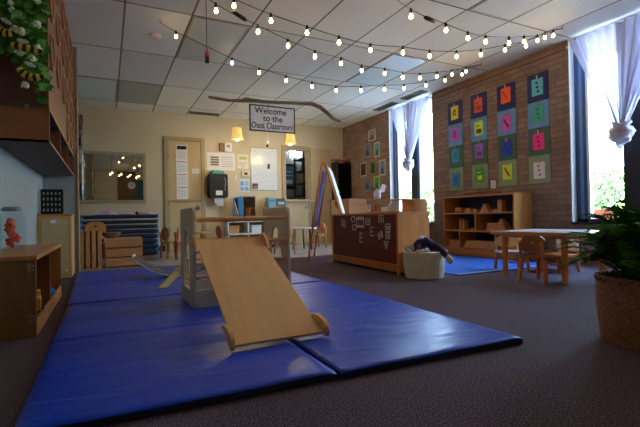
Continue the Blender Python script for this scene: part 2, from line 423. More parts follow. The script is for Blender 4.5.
MB().bx(-.1, .1, -.7, .65, .3, .46, darkgray).bx(-.1, -.06, -.7, -.66, -.02, .3, darkgray).bx(-.1, -.06, .6, .64, -.02, .3, darkgray).bx(.06, .1, -.7, -.66, -.02, .3, darkgray).bx(.06, .1, .6, .64, -.02, .3, darkgray).build('stand', t)
pl = MB()
for i in range(26):
    y = random.uniform(-.65, .65); x = random.uniform(-.08, .08); hgt = random.uniform(.12, .38)
    pl.tube([(x, y, .6), (x+random.uniform(-.03, .03), y+random.uniform(-.05, .05), .6+hgt)], .004, flat((70, 60, 70)), 5)
    for q in range(9):
        zz = .62+hgt*random.random(); a = random.uniform(0, 2*pi); r_ = random.uniform(.03, .06)
        c = Vector((x, y, zz)); u = Vector((cos(a), sin(a), .4))*r_; v = Vector((-sin(a), cos(a), .2))*r_*.35
        pl.add([c, c+u*.5+v, c+u, c+u*.5-v], [(0, 1, 2, 3)], ivyleaf)
pl.build('foliage', t)

# doors on the back wall
t = bpy.data.objects.new('door_1', None); col.objects.link(t); t['kind'] = 'structure'; t.location = (1.36, YB, 0)
fr = MB().bx(-.38, -.305, -.03, 0, 0, 2.10, doorframe_m).bx(.305, .38, -.03, 0, 0, 2.10, doorframe_m).bx(-.38, .38, -.03, 0, 2.10, 2.175, doorframe_m)
fr.build('door_frame', t, bevel=.004)
MB().bx(-.30, .30, -.02, 0, .965, 2.095, door_m).build('upper_leaf', t, bevel=.003)
MB().bx(-.30, .30, -.02, 0, .01, .945, door_m).bx(-.30, .30, -.05, -.02, .935, .96, doorframe_m).build('lower_leaf', t, bevel=.003)
k_ = MB().cyl((.235, -.02, .81), (.235, -.06, .81), .012, steel).ball((.235, -.075, .81), .028, steel)
k_.bx(.20, .27, -.026, -.02, .76, .87, steel).build('door_knob', t)
MB().cyl((.285, -.02, 1.71), (.285, -.035, 1.71), .02, brass).build('door_latch', t)
for z in (1.8, .9, .4): MB().cyl((-.3, -.032, z-.05), (-.3, -.032, z+.05), .008, brass, n=8).build('door_hinge', t)
for ch in t.children: ch['kind'] = 'structure'
t = bpy.data.objects.new('door_2', None); col.objects.link(t); t['kind'] = 'structure'; t.location = (3.7, YB, 0)
MB().bx(-.34, -.26, -.03, 0, 0, 2.06, doorframe_m).bx(.27, .32, -.03, 0, 0, 2.06, doorframe_m).bx(-.34, .32, -.03, 0, 2.06, 2.14, doorframe_m).build('door_frame', t, bevel=.004)
MB().bx(-.26, .27, -.022, 0, .01, .93, door_m).build('lower_leaf', t, bevel=.003)
MB().bx(-.27, .28, -.10, .0, .93, .965, door_m).build('door_ledge', t, bevel=.003)
MB().bx(.33, .83, -.045, -.005, .97, 2.11, door_m).build('upper_leaf', t, bevel=.003)
MB().cyl((.20, -.022, .80), (.20, -.06, .80), .011, steel).ball((.20, -.07, .80), .026, steel).build('door_knob', t)
for ch in t.children: ch['kind'] = 'structure'
struct(MB().bx(4.06, 4.5, YB-.03, YB, 0, .95, door_m).bx(4.5, 4.53, YB-.02, YB, 0, 2.1, doorframe_m), 'trim_7', bevel=.003)
# room beyond the half door
kw = flat((150, 155, 145))
struct(MB().bx(3.0, 4.6, YB+1.9, YB+2, 0, H, kw), 'wall_kitchen_back')
struct(MB().bx(3.0, 3.06, YB+.12, YB+1.9, 0, H, kw), 'wall_kitchen_left')
struct(MB().bx(4.55, 4.6, YB+.12, YB+1.9, 0, H, kw), 'wall_kitchen_right')
struct(MB().bx(3.0, 4.6, YB+.12, YB+1.9, -.1, 0, vinyl_m), 'floor')
tag(MB().bx(-.08, .08, -.03, .0, -.13, .13, kitchenlamp).bx(-.09, .09, .0, .03, -.14, .14, white_m).build('wall_lamp', loc=(4.42, YB+1.87, 2.32)), 'glowing white lamp panel in the room beyond the half door', 'lamp')
t = thing('pantry_shelf', 'dark pantry shelf unit beyond the half door opening', 'shelf', (4.39, YB+1.1, 0))
s = MB()
for x in (-.15, .12):
    for y in (-.3, .27): s.bx(x, x+.025, y, y+.025, 0, 2.3, darkpier)
s.build('post', t)
for z in (.2, .7, 1.1, 1.4, 1.7, 2.0, 2.28): MB().bx(-.15, .145, -.3, .3, z, z+.025, darkpier).build('shelf', t)
pc = [(150, 160, 170), (60, 110, 150), (180, 150, 110), (90, 50, 40), (200, 200, 195), (40, 70, 110)]
nm = ['on its left', 'in its middle', 'on its right']; sh = {1.1: 'lowest seen', 1.4: 'middle', 1.7: 'upper'}
cname = {0: 'grey', 1: 'blue', 2: 'tan', 3: 'brown', 4: 'white', 5: 'navy'}
for z in (1.1, 1.4, 1.7):
    for i in range(3):
        k = (i+int(z*10)) % 6; x = 4.29+.095*i
        b = MB().lathe([(.04, 0), (.044, .01), (.044, .15), (.03, .18), (.03, .2), (.034, .2), (.034, .22)], flat(pc[k]), n=14).build('canister', loc=(x, YB+.92+.06*i, z+.0255))
        tag(b, '%s canister on the %s pantry shelf %s' % (cname[k], sh[z], nm[i]), 'canister', 'canisters on the pantry shelf')
t = thing('framed_notice', 'blue notice in a black frame beyond the half door', 'notice', (4.3, YB+1.9, 1.38))
MB().bx(-.2, .2, -.02, 0, -.05, .62, black_m).build('frame', t)
MB().bx(-.15, .15, -.024, -.02, .05, .56, flat((70, 130, 160))).bx(-.1, .1, -.026, -.024, .1, .2, paper).bx(-.1, .1, -.026, -.024, .3, .32, paper).bx(-.1, .1, -.026, -.024, .4, .42, paper).build('sheet', t)
t = thing('storage_tub', 'dark teal tub on the counter beyond the half door', 'tub', (3.75, YB+.55, .9))
MB().lathe([(.09, 0), (.11, .15), (.115, .16), (.11, .16), (.09, .02), (.001, .02)], flat((30, 80, 95)), n=20).build('tub', t)
tag(MB().bx(3.2, 4.1, YB+.3, YB+.9, .86, .9, flat((120, 120, 115))).bx(3.22, 4.08, YB+.35, YB+.88, 0, .86, flat((90, 80, 65))).build('counter', bevel=.004), 'grey counter just beyond the half door', 'counter')
tag(MB().bx(-.1, .1, -.07, .07, 0, .07, flat((40, 90, 150))).bx(-.09, .09, -.06, .06, .07, .085, flat((60, 120, 180))).build('plastic_box', loc=(4.0, YB+.5, .9), bevel=.006), 'small blue box on the counter beyond the half door', 'box')

# ------------------------------------------------------------------ mirror and papers on the back wall
t = thing('wall_mirror', 'wide framed wall mirror above the stacked cots', 'mirror', (.1, YB, .91))
m_ = MB().bx(-.58, .56, -.03, 0, 0, .05, doorframe_m).bx(-.58, .56, -.03, 0, .87, .92, doorframe_m).bx(-.58, -.53, -.03, 0, .05, .87, doorframe_m).bx(.51, .56, -.03, 0, .05, .87, doorframe_m)
m_.build('frame', t, bevel=.004)
MB().bx(-.53, .51, -.012, -.002, .05, .87, mirror_m).build('mirror_glass', t)
t = thing('wall_clock', 'round white clock on the rear wall, seen in the mirror', 'clock', (.95, YF+.045, 2.05))
MB().cyl((0, -.015, 0), (0, .02, 0), .17, black_m, n=32).build('case', t)
MB().cyl((0, .02, 0), (0, .022, 0), .15, paper, n=32).build('dial', t)
MB().bx(-.006, .006, .022, .026, 0, .1, black_ink).bx(0, .07, .022, .026, -.006, .006, black_ink).build('hands', t)
tag(MB().bx(-.36, .05, YF+.005, YF+.02, 1.05, 1.45, black_ink).bx(-.33, .02, YF+.02, YF+.022, 1.08, 1.42, flat((120, 110, 95))).build('picture_frame'), 'dark framed picture on the rear wall, seen in the mirror', 'picture')

def sheet(name, label, cat, x0, x1, z0, z1, patches=(), base=paper, th=.004, y=YB, group=None):
    mb = MB(); cx, cz = (x0+x1)/2, (z0+z1)/2; w, h = (x1-x0)/2, (z1-z0)/2
    mb.bx(-w, w, -th, 0, -h, h, base)
    for (u0, u1, v0, v1, c) in patches:
        mb.bx(-w+2*w*u0, -w+2*w*u1, -th-.001, -th, -h+2*h*v0, -h+2*h*v1, flat(c) if isinstance(c, tuple) else c)
    return tag(mb.build(name, loc=(cx, y, cz)), label, cat, group)
pt = []
for i in range(4):
    v0 = .02+i*.235
    pt += [(.1, .9, v0+.19, v0+.205, (170, 90, 75))]+[(.12, .88, v0+.02+.03*k, v0+.032+.03*k, (185, 188, 195)) for k in range(5)]
pt += [(.08, .92, .92, .985, (40, 45, 45)), (.3, .5, .93, .97, (190, 190, 185)), (.6, .8, .935, .975, (110, 120, 110))]
sheet('paper_strip', 'tall printed paper strip taped to the closed door', 'poster', 1.20, 1.41, .98, 2.02, pt, th=.003, y=YB-.02)
sheet('door_notice', 'small white card on the closed door', 'card', 1.49, 1.62, 1.48, 1.57, [(.1, .9, .3, .4, (150, 150, 150)), (.1, .7, .6, .7, (150, 150, 150))], y=YB-.02)
pt = [(.13, .42, .26+.14*k, .36+.14*k, c) for k, c in enumerate([(150, 95, 85), (95, 90, 88), (110, 120, 110), (150, 90, 85)])]
pt += [(.5, .92, .2+.13*k, .26+.13*k, c) for k, c in enumerate([(190, 190, 215), (205, 190, 200), (185, 195, 215), (200, 200, 190), (180, 185, 215)])]
sheet('notice_board', 'wide white planning sheet above the black towel dispenser', 'poster', 1.78, 2.35, 1.56, 1.91, pt)
sheet('wall_poster', 'small cream poster between planning sheet and whiteboard', 'poster', 2.40, 2.63, 1.61, 1.90, [(.15, .85, .62, .85, (190, 180, 120)), (.1, .9, .4, .43, (150, 150, 150)), (.1, .8, .3, .33, (150, 150, 150)), (.3, .6, .1, .25, (190, 200, 205))], base=flat((228, 222, 200)))
sheet('wall_poster', 'blue and white poster below the thermostat', 'poster', 2.43, 2.64, 1.13, 1.39, [(.1, .45, .5, .85, (120, 165, 205)), (.55, .9, .5, .9, (150, 185, 215)), (.1, .45, .1, .4, (160, 150, 190)), (.55, .9, .12, .4, (110, 150, 200))], base=flat((195, 215, 230)))
t = thing('whiteboard', 'tall whiteboard with faint writing beside the half door', 'whiteboard', (2.97, YB, 1.16))
MB().bx(-.3, .3, -.015, 0, 0, .9, steel).build('frame', t, bevel=.003)
wb = MB().bx(-.285, .285, -.018, -.015, .015, .885, flat((212, 220, 224), .25))
for k in range(16):
    z = .12+k*.047; wb.bx(-.25+.02*(k % 3), -.25+random.uniform(.15, .45), -.0185, -.018, z, z+.006, flat((170, 178, 200)))
wb.build('writing_surface', t)
tag(MB().bx(-.06, .06, -.004, 0, -.06, .06, flat((90, 70, 75))).bx(-.03, .05, -.005, -.004, -.05, .0, flat((170, 110, 100))).build('photo_magnet', loc=(2.76, YB-.019, 1.25)), 'small dark photo at the bottom corner of the whiteboard', 'photo')
tag(MB().bx(-.02, .02, -.03, 0, -.05, .05, black_m).build('board_eraser', loc=(3.06, YB-.019, 1.67), bevel=.004), 'small black eraser stuck on the whiteboard', 'eraser')
# alarm
t = thing('alarm_box', 'white wall alarm with its brown side box', 'alarm', (2.17, YB, 2.02))
MB().bx(-.14, -.04, -.06, 0, -.08, .08, flat((140, 105, 85))).build('side_box', t, bevel=.006)
MB().bx(-.04, .10, -.07, 0, -.09, .09, white_m).cyl((.03, -.07, .02), (.03, -.078, .02), .03, steel).build('body', t, bevel=.008)
t = thing('thermostat', 'cream thermostat between two small posters', 'thermostat', (2.56, YB, 1.50))
MB().bx(-.08, .08, -.035, 0, -.06, .06, flat((220, 215, 190))).build('housing', t, bevel=.008)
MB().bx(-.035, .035, -.038, -.035, -.02, .03, black_m).build('display', t)
tag(MB().bx(-.02, .02, -.006, 0, -.06, .06, flat((215, 205, 180))).bx(-.006, .006, -.014, -.006, -.015, .015, white_m).build('light_switch', loc=(2.36, YB-.0005, 1.42), bevel=.002), 'narrow beige light switch beside the towel dispenser', 'switch')
t = thing('towel_dispenser', 'black paper towel dispenser with white towel hanging', 'dispenser', (1.965, YB, 1.0))
MB().prism(rrect(-.18, .18, 0, .47, .04), 1, -.2, 0, black_m).build('body', t, bevel=.01)
MB().bx(-.06, .07, -.204, -.2, .05, .14, paper).build('label_plate', t)
MB().tube([(.11, -.2, .40), (.135, -.204, .3), (.11, -.206, .2), (.12, -.2, .14)], .008, steel).build('pull_lever', t)
tw = []
MB().bx(-.07, .09, -.14, -.13, -.10, .0, paper).bx(-.03, .10, -.12, -.115, -.15, .0, paper).build('paper_towel', t)
tag(MB().prism(rrect(-.14, .12, -.09, .09, .03), 2, 0, .05, flat((60, 150, 130))).prism(rrect(-.1, .09, -.07, .07, .02), 2, .05, .07, flat((110, 185, 170))).build('teal_tray', loc=(1.965, YB-.1, 1.472)), 'teal tray lying on top of the towel dispenser', 'tray')

# low white shelf, tri mirror, etc.
t = thing('low_shelf', 'low white shelf unit under the mirrored panels', 'shelf', (2.5, 8.28, 0))
for x in (-.42, -.02, .38): MB().bx(x, x+.025, -.16, .16, 0, .54, white_m).build('side_panel', t)
for z in (.03, .27, .515): MB().bx(-.42, .405, -.16, .16, z, z+.025, white_m).build('shelf', t)
MB().bx(-.42, .405, .155, .165, 0, .54, palepanel).build('back_panel', t)
for i, (x, lab, c) in enumerate([(-.28, 'small tan wooden box in the low white shelf', cratewood), (.18, 'white plastic bin in the low white shelf', white_m)]):
    q = MB().bx(-.1, .1, -.1, .1, 0, .15, c).bx(-.11, .11, -.11, .11, .13, .155, c)
    tag(q.build('storage_bin', loc=(2.5+x, 8.27, .2955), bevel=.006), lab, 'bin')
t = thing('folding_mirror', 'small folding mirror standing on the white shelf', 'mirror', (2.46, 8.3, .5405))
MB().prism([(-.22, 0), (-.03, 0), (-.03, .50), (-.22, .46)], 1, -.01, .01, flat((40, 110, 170), .3)).prism([(-.19, .03), (-.09, .03), (-.13, .46), (-.19, .42)], 1, -.014, -.01, mirror_m).build('blue_wing', t)
MB().bx(-.03, .25, .0, .02, 0, .5, steel).bx(-.01, .23, -.006, 0, .02, .48, mirror_m).build('mirror_wing', t)
def jarlet(x, y, z, lab, c=(225, 225, 228), h=.09, r=.035):
    o = MB().lathe([(r*.9, 0), (r, .01), (r, h*.75), (r*.7, h*.9), (r*.75, h*.9), (r*.75, h)], flat(c), n=14).build('small_jar', loc=(x, y, z))
    return tag(o, lab, 'jar', 'small white jars on the low shelf')
for i, (x, lab) in enumerate([(2.15, 'white jar at the left end of the low shelf'), (2.26, 'second white jar from the left on the low shelf'), (2.56, 'white jar standing before the folding mirror'), (2.68, 'white jar right before the folding mirror edge'), (2.80, 'white jar at the right end of the low shelf')]):
    jarlet(x, 8.17, .5405, lab)
t = thing('side_cabinet', 'beige cabinet standing below the tall whiteboard', 'cabinet', (3.12, 8.26, 0))
MB().bx(-.21, .21, -.2, .2, .05, .81, door_m).bx(-.19, .19, -.18, .18, 0, .05, darkgray).build('body', t, bevel=.005)
MB().bx(-.20, -.005, -.215, -.2, .07, .79, palepanel).build('cabinet_door', t)
MB().bx(.005, .20, -.215, -.2, .07, .79, palepanel).build('cabinet_door', t)
t = thing('supply_bin', 'clear bin of blue and white supplies on the beige cabinet', 'bin', (3.11, 8.26, .811))
MB().bx(-.2, .2, -.12, .12, 0, .01, jarclear).bx(-.2, .2, -.12, -.115, 0, .12, jarclear).bx(-.2, .2, .115, .12, 0, .12, jarclear).bx(-.2, -.195, -.12, .12, 0, .12, jarclear).bx(.195, .2, -.12, .12, 0, .12, jarclear).build('bin', t)
MB().bx(-.18, -.02, -.1, .1, .012, .19, flat((110, 170, 200))).bx(-.16, -.04, -.101, -.1, .1, .15, flat((60, 110, 150))).build('blue_box', t, bevel=.01)
MB().bx(.0, .18, -.1, .1, .012, .17, flat((70, 75, 85))).bx(.03, .16, -.102, -.1, .05, .10, paper).build('grey_box', t, bevel=.01)
# pendants
for x, y, z, lab in ((2.12, 7.5, 1.98, 'glowing yellow pendant lamp left of the welcome sign'), (3.16, 7.5, 1.96, 'glowing yellow pendant lamp behind the welcome sign')):
    t = thing('pendant_lamp', lab, 'lamp', (x, y, z), group='pendant lamps by the back wall')
    MB().lathe([(.095, .07), (.075, .24), (.072, .24), (.092, .07)], pend_m, n=24).build('lamp_shade', t)
    MB().lathe([(.112, .04), (.095, .07), (.02, .075), (.02, .07), (.095, .06), (.115, .035)], pend_m, n=24).build('shade_rim', t)
    MB().ball((0, 0, .06), .05, pendglow).build('lamp_globe', t)
    MB().cyl((0, 0, .1), (0, 0, H-z-.002), .004, white_m, n=6).cyl((0, 0, H-z-.03), (0, 0, H-z-.001), .04, white_m).build('cord', t)
    li = bpy.data.lights.new('pendant_light', 'POINT'); li.energy = 16; li.color = (1, .76, .42); li.shadow_soft_size = .06
    lo = bpy.data.objects.new('pendant_light', li); col.objects.link(lo); lo.parent = t; lo.location = (0, 0, -.02)
# paper rack in the corner
t = thing('corner_cabinet', 'beige cabinet in the back corner under the paper rack', 'cabinet', (4.7, 8.28, 0))
MB().bx(-.17, .16, -.2, .2, .04, .96, door_m).bx(-.15, .14, -.18, .18, 0, .04, darkgray).build('body', t, bevel=.005)
MB().bx(-.16, .15, -.212, -.2, .06, .94, palepanel).build('cabinet_door', t)
t = thing('paper_rack', 'black wire paper rack in the back corner', 'rack', (4.7, 8.28, .961))
rk = MB()
for x in (-.16, .15): rk.bx(x, x+.01, -.15, .15, 0, .84, black_m)
rk.bx(-.16, .16, .14, .15, 0, .84, black_m); rk.build('frame', t)
for k in range(13): MB().bx(-.15, .15, -.15, .14, .02+k*.063, .028+k*.063, darkgray).build('tray', t)
tag(MB().tube([(-.24, 0, 0), (-.1, .02, .012), (.02, -.01, 0), (.14, .02, .02)], [.02, .035, .028, .03], flat((190, 90, 110)), 10).tube([(-.05, .05, .02), (.16, .06, .035)], [.025, .03], flat((220, 190, 195)), 10).build('cloth_roll', loc=(4.7, 8.25, 1.832)), 'pink cloth roll lying on the black paper rack', 'cloth')
t = thing('desk_fan', 'round black fan in front of the corner cabinet', 'fan', (4.50, 7.98, 0))
MB().lathe([(.1, 0), (.1, .02), (.015, .04), (.013, .76)], black_m, n=18).build('stand', t)
MB().tube([(.12*cos(a*pi/10), -.03, .87+.12*sin(a*pi/10)) for a in range(20)], .006, black_m, closed=True).tube([(.12*cos(a*pi/10), .03, .87+.12*sin(a*pi/10)) for a in range(20)], .006, black_m, closed=True).cyl((0, .0, .87), (0, .07, .87), .04, black_m).build('guard', t)
bl = MB()
for k in range(4):
    M = Matrix.Translation((0, 0, .87)) @ Matrix.Rotation(k*pi/2, 4, 'Y') @ Matrix.Rotation(.35, 4, 'Z')
    bl.prism(rrect(.02, .11, -.035, .035, .03), 1, -.002, .002, black_m, M=M)
bl.build('blades', t)

# ------------------------------------------------------------------ ceiling fittings
def ceil_light(x0, y0, lab, c, rough=.4):
    t = thing('ceiling_light', lab, 'light panel', (x0+.305, y0+.61, H), group='unlit ceiling light panels')
    fr = MB()
    for a, b_, c_, d in ((-.295, -.275, -.6, .6), (.275, .295, -.6, .6), (-.275, .275, -.6, -.58), (-.275, .275, .58, .6)): fr.bx(a, b_, c_, d, -.008, 0, flat((170, 165, 150)))
    fr.build('frame', t)
    MB().bx(-.275, .275, -.58, .58, -.004, 0, plain('diffuser_%d' % c[0], c, rough, var=.02)).build('diffuser', t)
ceil_light(3.23, 4.32, 'unlit pale teal ceiling panel near the left window', (205, 230, 230))
ceil_light(.79, 4.32, 'unlit grey-green ceiling panel behind the hanging bottle', (182, 192, 184))
ceil_light(3.23, 1.88, 'unlit pale ceiling panel at the top edge of the photo', (212, 220, 216))
ceil_light(.18, 6.76, 'unlit grey ceiling panel nearest the mirror', (160, 166, 162))
ceil_light(-.43, 6.76, 'unlit bluish ceiling panel near the left cabinet', (206, 222, 220))
def vent(x, y, w, l, lab):
    t = thing('ceiling_vent', lab, 'vent', (x, y, H), group='ceiling vents')
    MB().bx(-w/2, w/2, -l/2, l/2, -.006, 0, flat((60, 58, 52))).build('backing', t)
    fr = MB().bx(-w/2, w/2, -l/2, -l/2+.015, -.014, -.006, flat((120, 115, 100))).bx(-w/2, w/2, l/2-.015, l/2, -.014, -.006, flat((120, 115, 100))).bx(-w/2, -w/2+.015, -l/2+.015, l/2-.015, -.014, -.006, flat((120, 115, 100))).bx(w/2-.015, w/2, -l/2+.015, l/2-.015, -.014, -.006, flat((120, 115, 100)))
    n = int(min(w, l)/.03)
    for i in range(1, n):
        if w < l: fr.bx(-w/2+w*i/n-.004, -w/2+w*i/n+.004, -l/2, l/2, -.012, -.006, flat((90, 86, 76)))
        else: fr.bx(-w/2, w/2, -l/2+l*i/n-.004, -l/2+l*i/n+.004, -.012, -.006, flat((90, 86, 76)))
    fr.build('grille', t)
vent(1.70, 8.28, .56, .16, 'dark slotted ceiling vent near the back door')
vent(4.66, 6.5, .16, .62, 'dark slotted ceiling vent near the back edge of the left window')
vent(4.66, 5.68, .16, .55, 'dark slotted ceiling vent near the front edge of the left window')
t = thing('smoke_detector', 'round white smoke detector on the ceiling', 'smoke detector', (.5, 4.96, H))
MB().lathe([(.001, -.04), (.035, -.038), (.06, -.025), (.065, -.001)], flat((225, 215, 210)), n=20).build('housing', t)

# string lights
def strand(lab, pts, hookA, hookB, plug=None):
    t = thing('string_lights', lab, 'string lights', tuple(hookA), group='warm bulb strings across the ceiling')
    o = Vector(hookA)
    P = [Vector(p) for p in pts]
    sock = [p+Vector((0, 0, .045)) for p in P]
    path = [Vector(hookA)]+sock+[Vector(hookB)]
    fine = []
    for i in range(len(path)-1):
        p0 = path[max(i-1, 0)]; p1 = path[i]; p2 = path[i+1]; p3 = path[min(i+2, len(path)-1)]
        for s_ in range(4):
            u = s_/4
            q = .5*((2*p1)+(-p0+p2)*u+(2*p0-5*p1+4*p2-p3)*u*u+(-p0+3*p1-3*p2+p3)*u**3)
            fine.append(q-o)
    fine.append(path[-1]-o)
    MB().tube(fine, .0035, black_m, 6).build('cord', t)
    for h in (hookA, hookB):
        h = Vector(h)-o
        MB().tube([h+Vector((0, 0, .005)), h+Vector((.01, 0, -.01)), h+Vector((0, 0, -.02)), h+Vector((-.008, 0, -.008))], .003, brass, 6).cyl(h+Vector((0, 0, H-o.z-h.z-.004)), h+Vector((0, 0, H-o.z-h.z)), .012, brass, n=10).build('hook', t)
    for p in P:
        q = p-o
        s_ = MB().lathe([(.007, .0), (.012, .004), (.012, .03), (.006, .045)], black_m, n=10).build('socket', t, loc=q+Vector((0, 0, .012)))
        MB().lathe([(.001, -.019), (.008, -.016), (.0142, -.006), (.0142, .001), (.008, .014), (.007, .024)], bulb_m, n=12).build('bulb', t, loc=q-Vector((0, 0, .006)))
    if plug is not None:
        a, b = Vector(plug[0])-o, Vector(plug[1])-o
        MB().tube([a, a.lerp(b, .15), a.lerp(b, .85), b], [.006, .016, .016, .006], black_m, 10).build('plug', t)
A1 = (.51, 4.56, 2.60); B1 = (4.53, 4.12, 2.60); B2 = (4.48, 2.94, 2.60)
S1, S2, S3, S4 = [[0.662, 4.543, 2.476], [1.225, 4.482, 2.264], [1.515, 4.45, 2.191], [1.819, 4.417, 2.132], [2.126, 4.383, 2.092], [2.421, 4.351, 2.072], [2.744, 4.315, 2.1], [3.061, 4.281, 2.139], [3.335, 4.251, 2.176], [3.658, 4.215, 2.242], [3.948, 4.184, 2.334], [4.218, 4.154, 2.439]], [[0.35, 3.09, 2.32], [0.754, 3.178, 2.155], [1.11, 3.267, 2.097], [1.4, 3.34, 2.058], [1.69, 3.412, 2.033], [2.002, 3.49, 2.042], [2.274, 3.557, 2.034], [2.611, 3.641, 2.076], [2.901, 3.714, 2.097], [3.202, 3.789, 2.15], [3.528, 3.87, 2.235], [3.842, 3.948, 2.325], [4.16, 4.028, 2.431]], [[0.45, 3.36, 2.42], [0.895, 3.191, 2.228], [1.187, 3.17, 2.159], [1.491, 3.149, 2.109], [1.779, 3.129, 2.068], [2.082, 3.108, 2.045], [2.417, 3.084, 2.067], [2.709, 3.064, 2.073], [3.024, 3.042, 2.108], [3.326, 3.021, 2.167], [3.641, 2.999, 2.254], [3.933, 2.978, 2.335], [4.211, 2.959, 2.464]], [[1.1, 2.1, 2.2], [1.5, 2.2, 2.03], [2.05, 2.511, 2.078], [2.46, 2.584, 2.077], [2.753, 2.636, 2.083], [3.012, 2.681, 2.114], [3.393, 2.748, 2.194], [3.665, 2.796, 2.268], [3.927, 2.842, 2.34], [4.269, 2.903, 2.474]]
strand('string of warm bulbs lowest in the picture, hooked beside the smoke detector', S1, A1, B1)
strand('string of warm bulbs with a black plug above the hanging bottle', S2, (-.1, 2.97, 2.60), B1, [[0.885, 3.211, 2.189], [1.013, 3.243, 2.149]])
strand('long string of warm bulbs without a plug, ending beside the right window', S3, (.15, 3.40, 2.60), B2)
strand('nearest string of warm bulbs with a plug at the top edge', S4, (.3, 1.9, 2.60), B2, [[2.196, 2.537, 2.107], [2.338, 2.562, 2.105]])

strand('string of warm bulbs behind the camera, seen only in the mirror', [(.2+.3*k, -.1-.03*k, 2.33-.10*sin(pi*k/8)) for k in range(9)], (-.1, -.1, 2.60), (2.9, -.4, 2.60))
strand('second string of warm bulbs behind the camera, nearer the rear wall', [(.15+.3*k, -1.0+.04*k, 2.36-.12*sin(pi*k/8)) for k in range(9)], (-.2, -1.0, 2.60), (2.9, -.6, 2.60))
# hanging bottle
t = thing('hanging_bottle', 'small red and black bottle hanging on a long cord', 'bottle', (.815, 3.8, 1.97))
MB().lathe([(.001, 0), (.018, .003), (.02, .01), (.02, .055)], black_m, n=14).build('lower_body', t)
MB().lathe([(.02, .055), (.02, .085), (.012, .10), (.008, .115), (.009, .12)], flat((190, 50, 40), .3), n=14).build('upper_body', t)
MB().cyl((0, 0, .12), (0, 0, H-1.97), .003, black_m, n=6).build('cord', t)
t = thing('small_mobile', 'little glass mobile hanging above the whiteboard', 'mobile', (2.87, 8.0, 2.02))
MB().ball((0, 0, .07), .03, flat((235, 225, 190)), sc=(1, 1, 1.3)).build('bead', t)
MB().ball((0, 0, -.0), .025, black_m, sc=(1, 1, 1.2)).build('bead', t)
MB().cyl((0, 0, 0), (0, 0, H-2.02), .003, white_m, n=5).build('thread', t)
# branch and sign
br = [(1.30, 2.30), (1.42, 2.295), (1.60, 2.285), (1.80, 2.30), (1.95, 2.315), (2.10, 2.31), (2.30, 2.32), (2.55, 2.345), (2.75, 2.36), (2.92, 2.37), (3.05, 2.33), (3.16, 2.25), (3.27, 2.16), (3.40, 2.12)]
t = thing('hanging_branch', 'long bare branch hanging from the ceiling over the sign', 'branch', (2.3, 6.0, 2.3))
pts = [(x-2.3, .02*sin(x*5), z-2.3) for x, z in br]
MB().tube(pts, [.018, .022, .022, .026, .03, .026, .024, .026, .028, .032, .034, .03, .024, .012], branchwood, 9).tube([(-.6, 0, -.02), (-.45, .03, .05), (-.25, .03, .03), (-.15, 0, .0)], [.01, .014, .012, .008], branchwood, 7).build('stem', t)
for x in (1.62, 2.75): MB().cyl((x-2.3, 0, .0+(.03 if x > 2 else -.01)), (x-2.3, 0, H-2.3-.001), .002, white_m, n=5).build('thread', t)
t = thing('welcome_sign', 'framed welcome sign hanging below the branch', 'sign', (2.235, 5.97, 2.06))
SR = radians(0)
MB().bx(-.36, .36, 0, .012, -.195, .195, black_m, Matrix.Rotation(SR, 4, 'Y')).build('frame', t)
sg = MB().bx(-.34, .34, -.004, 0, -.175, .175, flat((244, 240, 242)), Matrix.Rotation(SR, 4, 'Y'))
random.seed(3)
for i in range(26):
    x, z = random.uniform(-.32, .32), random.uniform(-.16, .16)
    r_ = random.uniform(.006, .014)
    sg.prism([(x+r_*cos(k*pi/3), z+r_*sin(k*pi/3)) for k in range(6)], 1, -.0045, -.004, flat(random.choice([(205, 180, 185), (190, 190, 180), (205, 195, 175), (215, 195, 210)])), M=Matrix.Rotation(SR, 4, 'Y'))
sg.build('board', t)
for b_, z, x in (('Welcome', .11, -.03), ('to the', .0, .0), ('Osos Classroom!', -.11, 0)):
    text(b_, .125, black_ink, t, (x, -.0055, z), (pi/2, SR, 0), sx=.76 if 'Osos' in b_ else 1.)
for x in (-.3, .3): MB().cyl((x, .006, .195), (x, .02, .30 if x > 0 else .25), .002, white_m, n=5).build('thread', t)
# ------------------------------------------------------------------ right wall: cards and photos
CY = [4.965, 4.495, 4.015, 3.54]; CZ = [2.165, 1.825, 1.485, 1.135]
bases = [(28, 36, 92), (96, 145, 190), (62, 96, 70), (128, 148, 112)]
bn = ['navy', 'light blue', 'dark green', 'sage green']
cards = [[((225, 205, 40), 'yellow'), ((225, 80, 45), 'orange'), ((240, 85, 30), 'bright orange'), ((95, 185, 205), 'turquoise')],
         [((200, 90, 200), 'magenta'), ((205, 220, 60), 'lime'), ((220, 90, 190), 'pink'), ((60, 165, 140), 'jade')],
         [((50, 150, 190), 'blue'), ((160, 100, 200), 'violet'), ((20, 60, 170), 'royal blue'), ((235, 40, 130), 'hot pink')],
         [((30, 120, 190), 'azure'), ((60, 160, 50), 'green and yellow'), ((205, 220, 60), 'lime'), ((225, 215, 215), 'white')]]
inks = [[(60, 60, 20), (150, 40, 20), (200, 60, 10), (20, 40, 90)], [(120, 30, 110), (30, 50, 20), (90, 20, 90), (30, 110, 90)],
        [(30, 110, 150), (120, 40, 140), (10, 40, 140), (150, 20, 80)], [(20, 60, 120), (220, 215, 40), (160, 80, 30), (150, 145, 150)]]
rn = ['top row', 'second row', 'third row', 'bottom row']; cn = ['first', 'second', 'third', 'fourth']
random.seed(11)
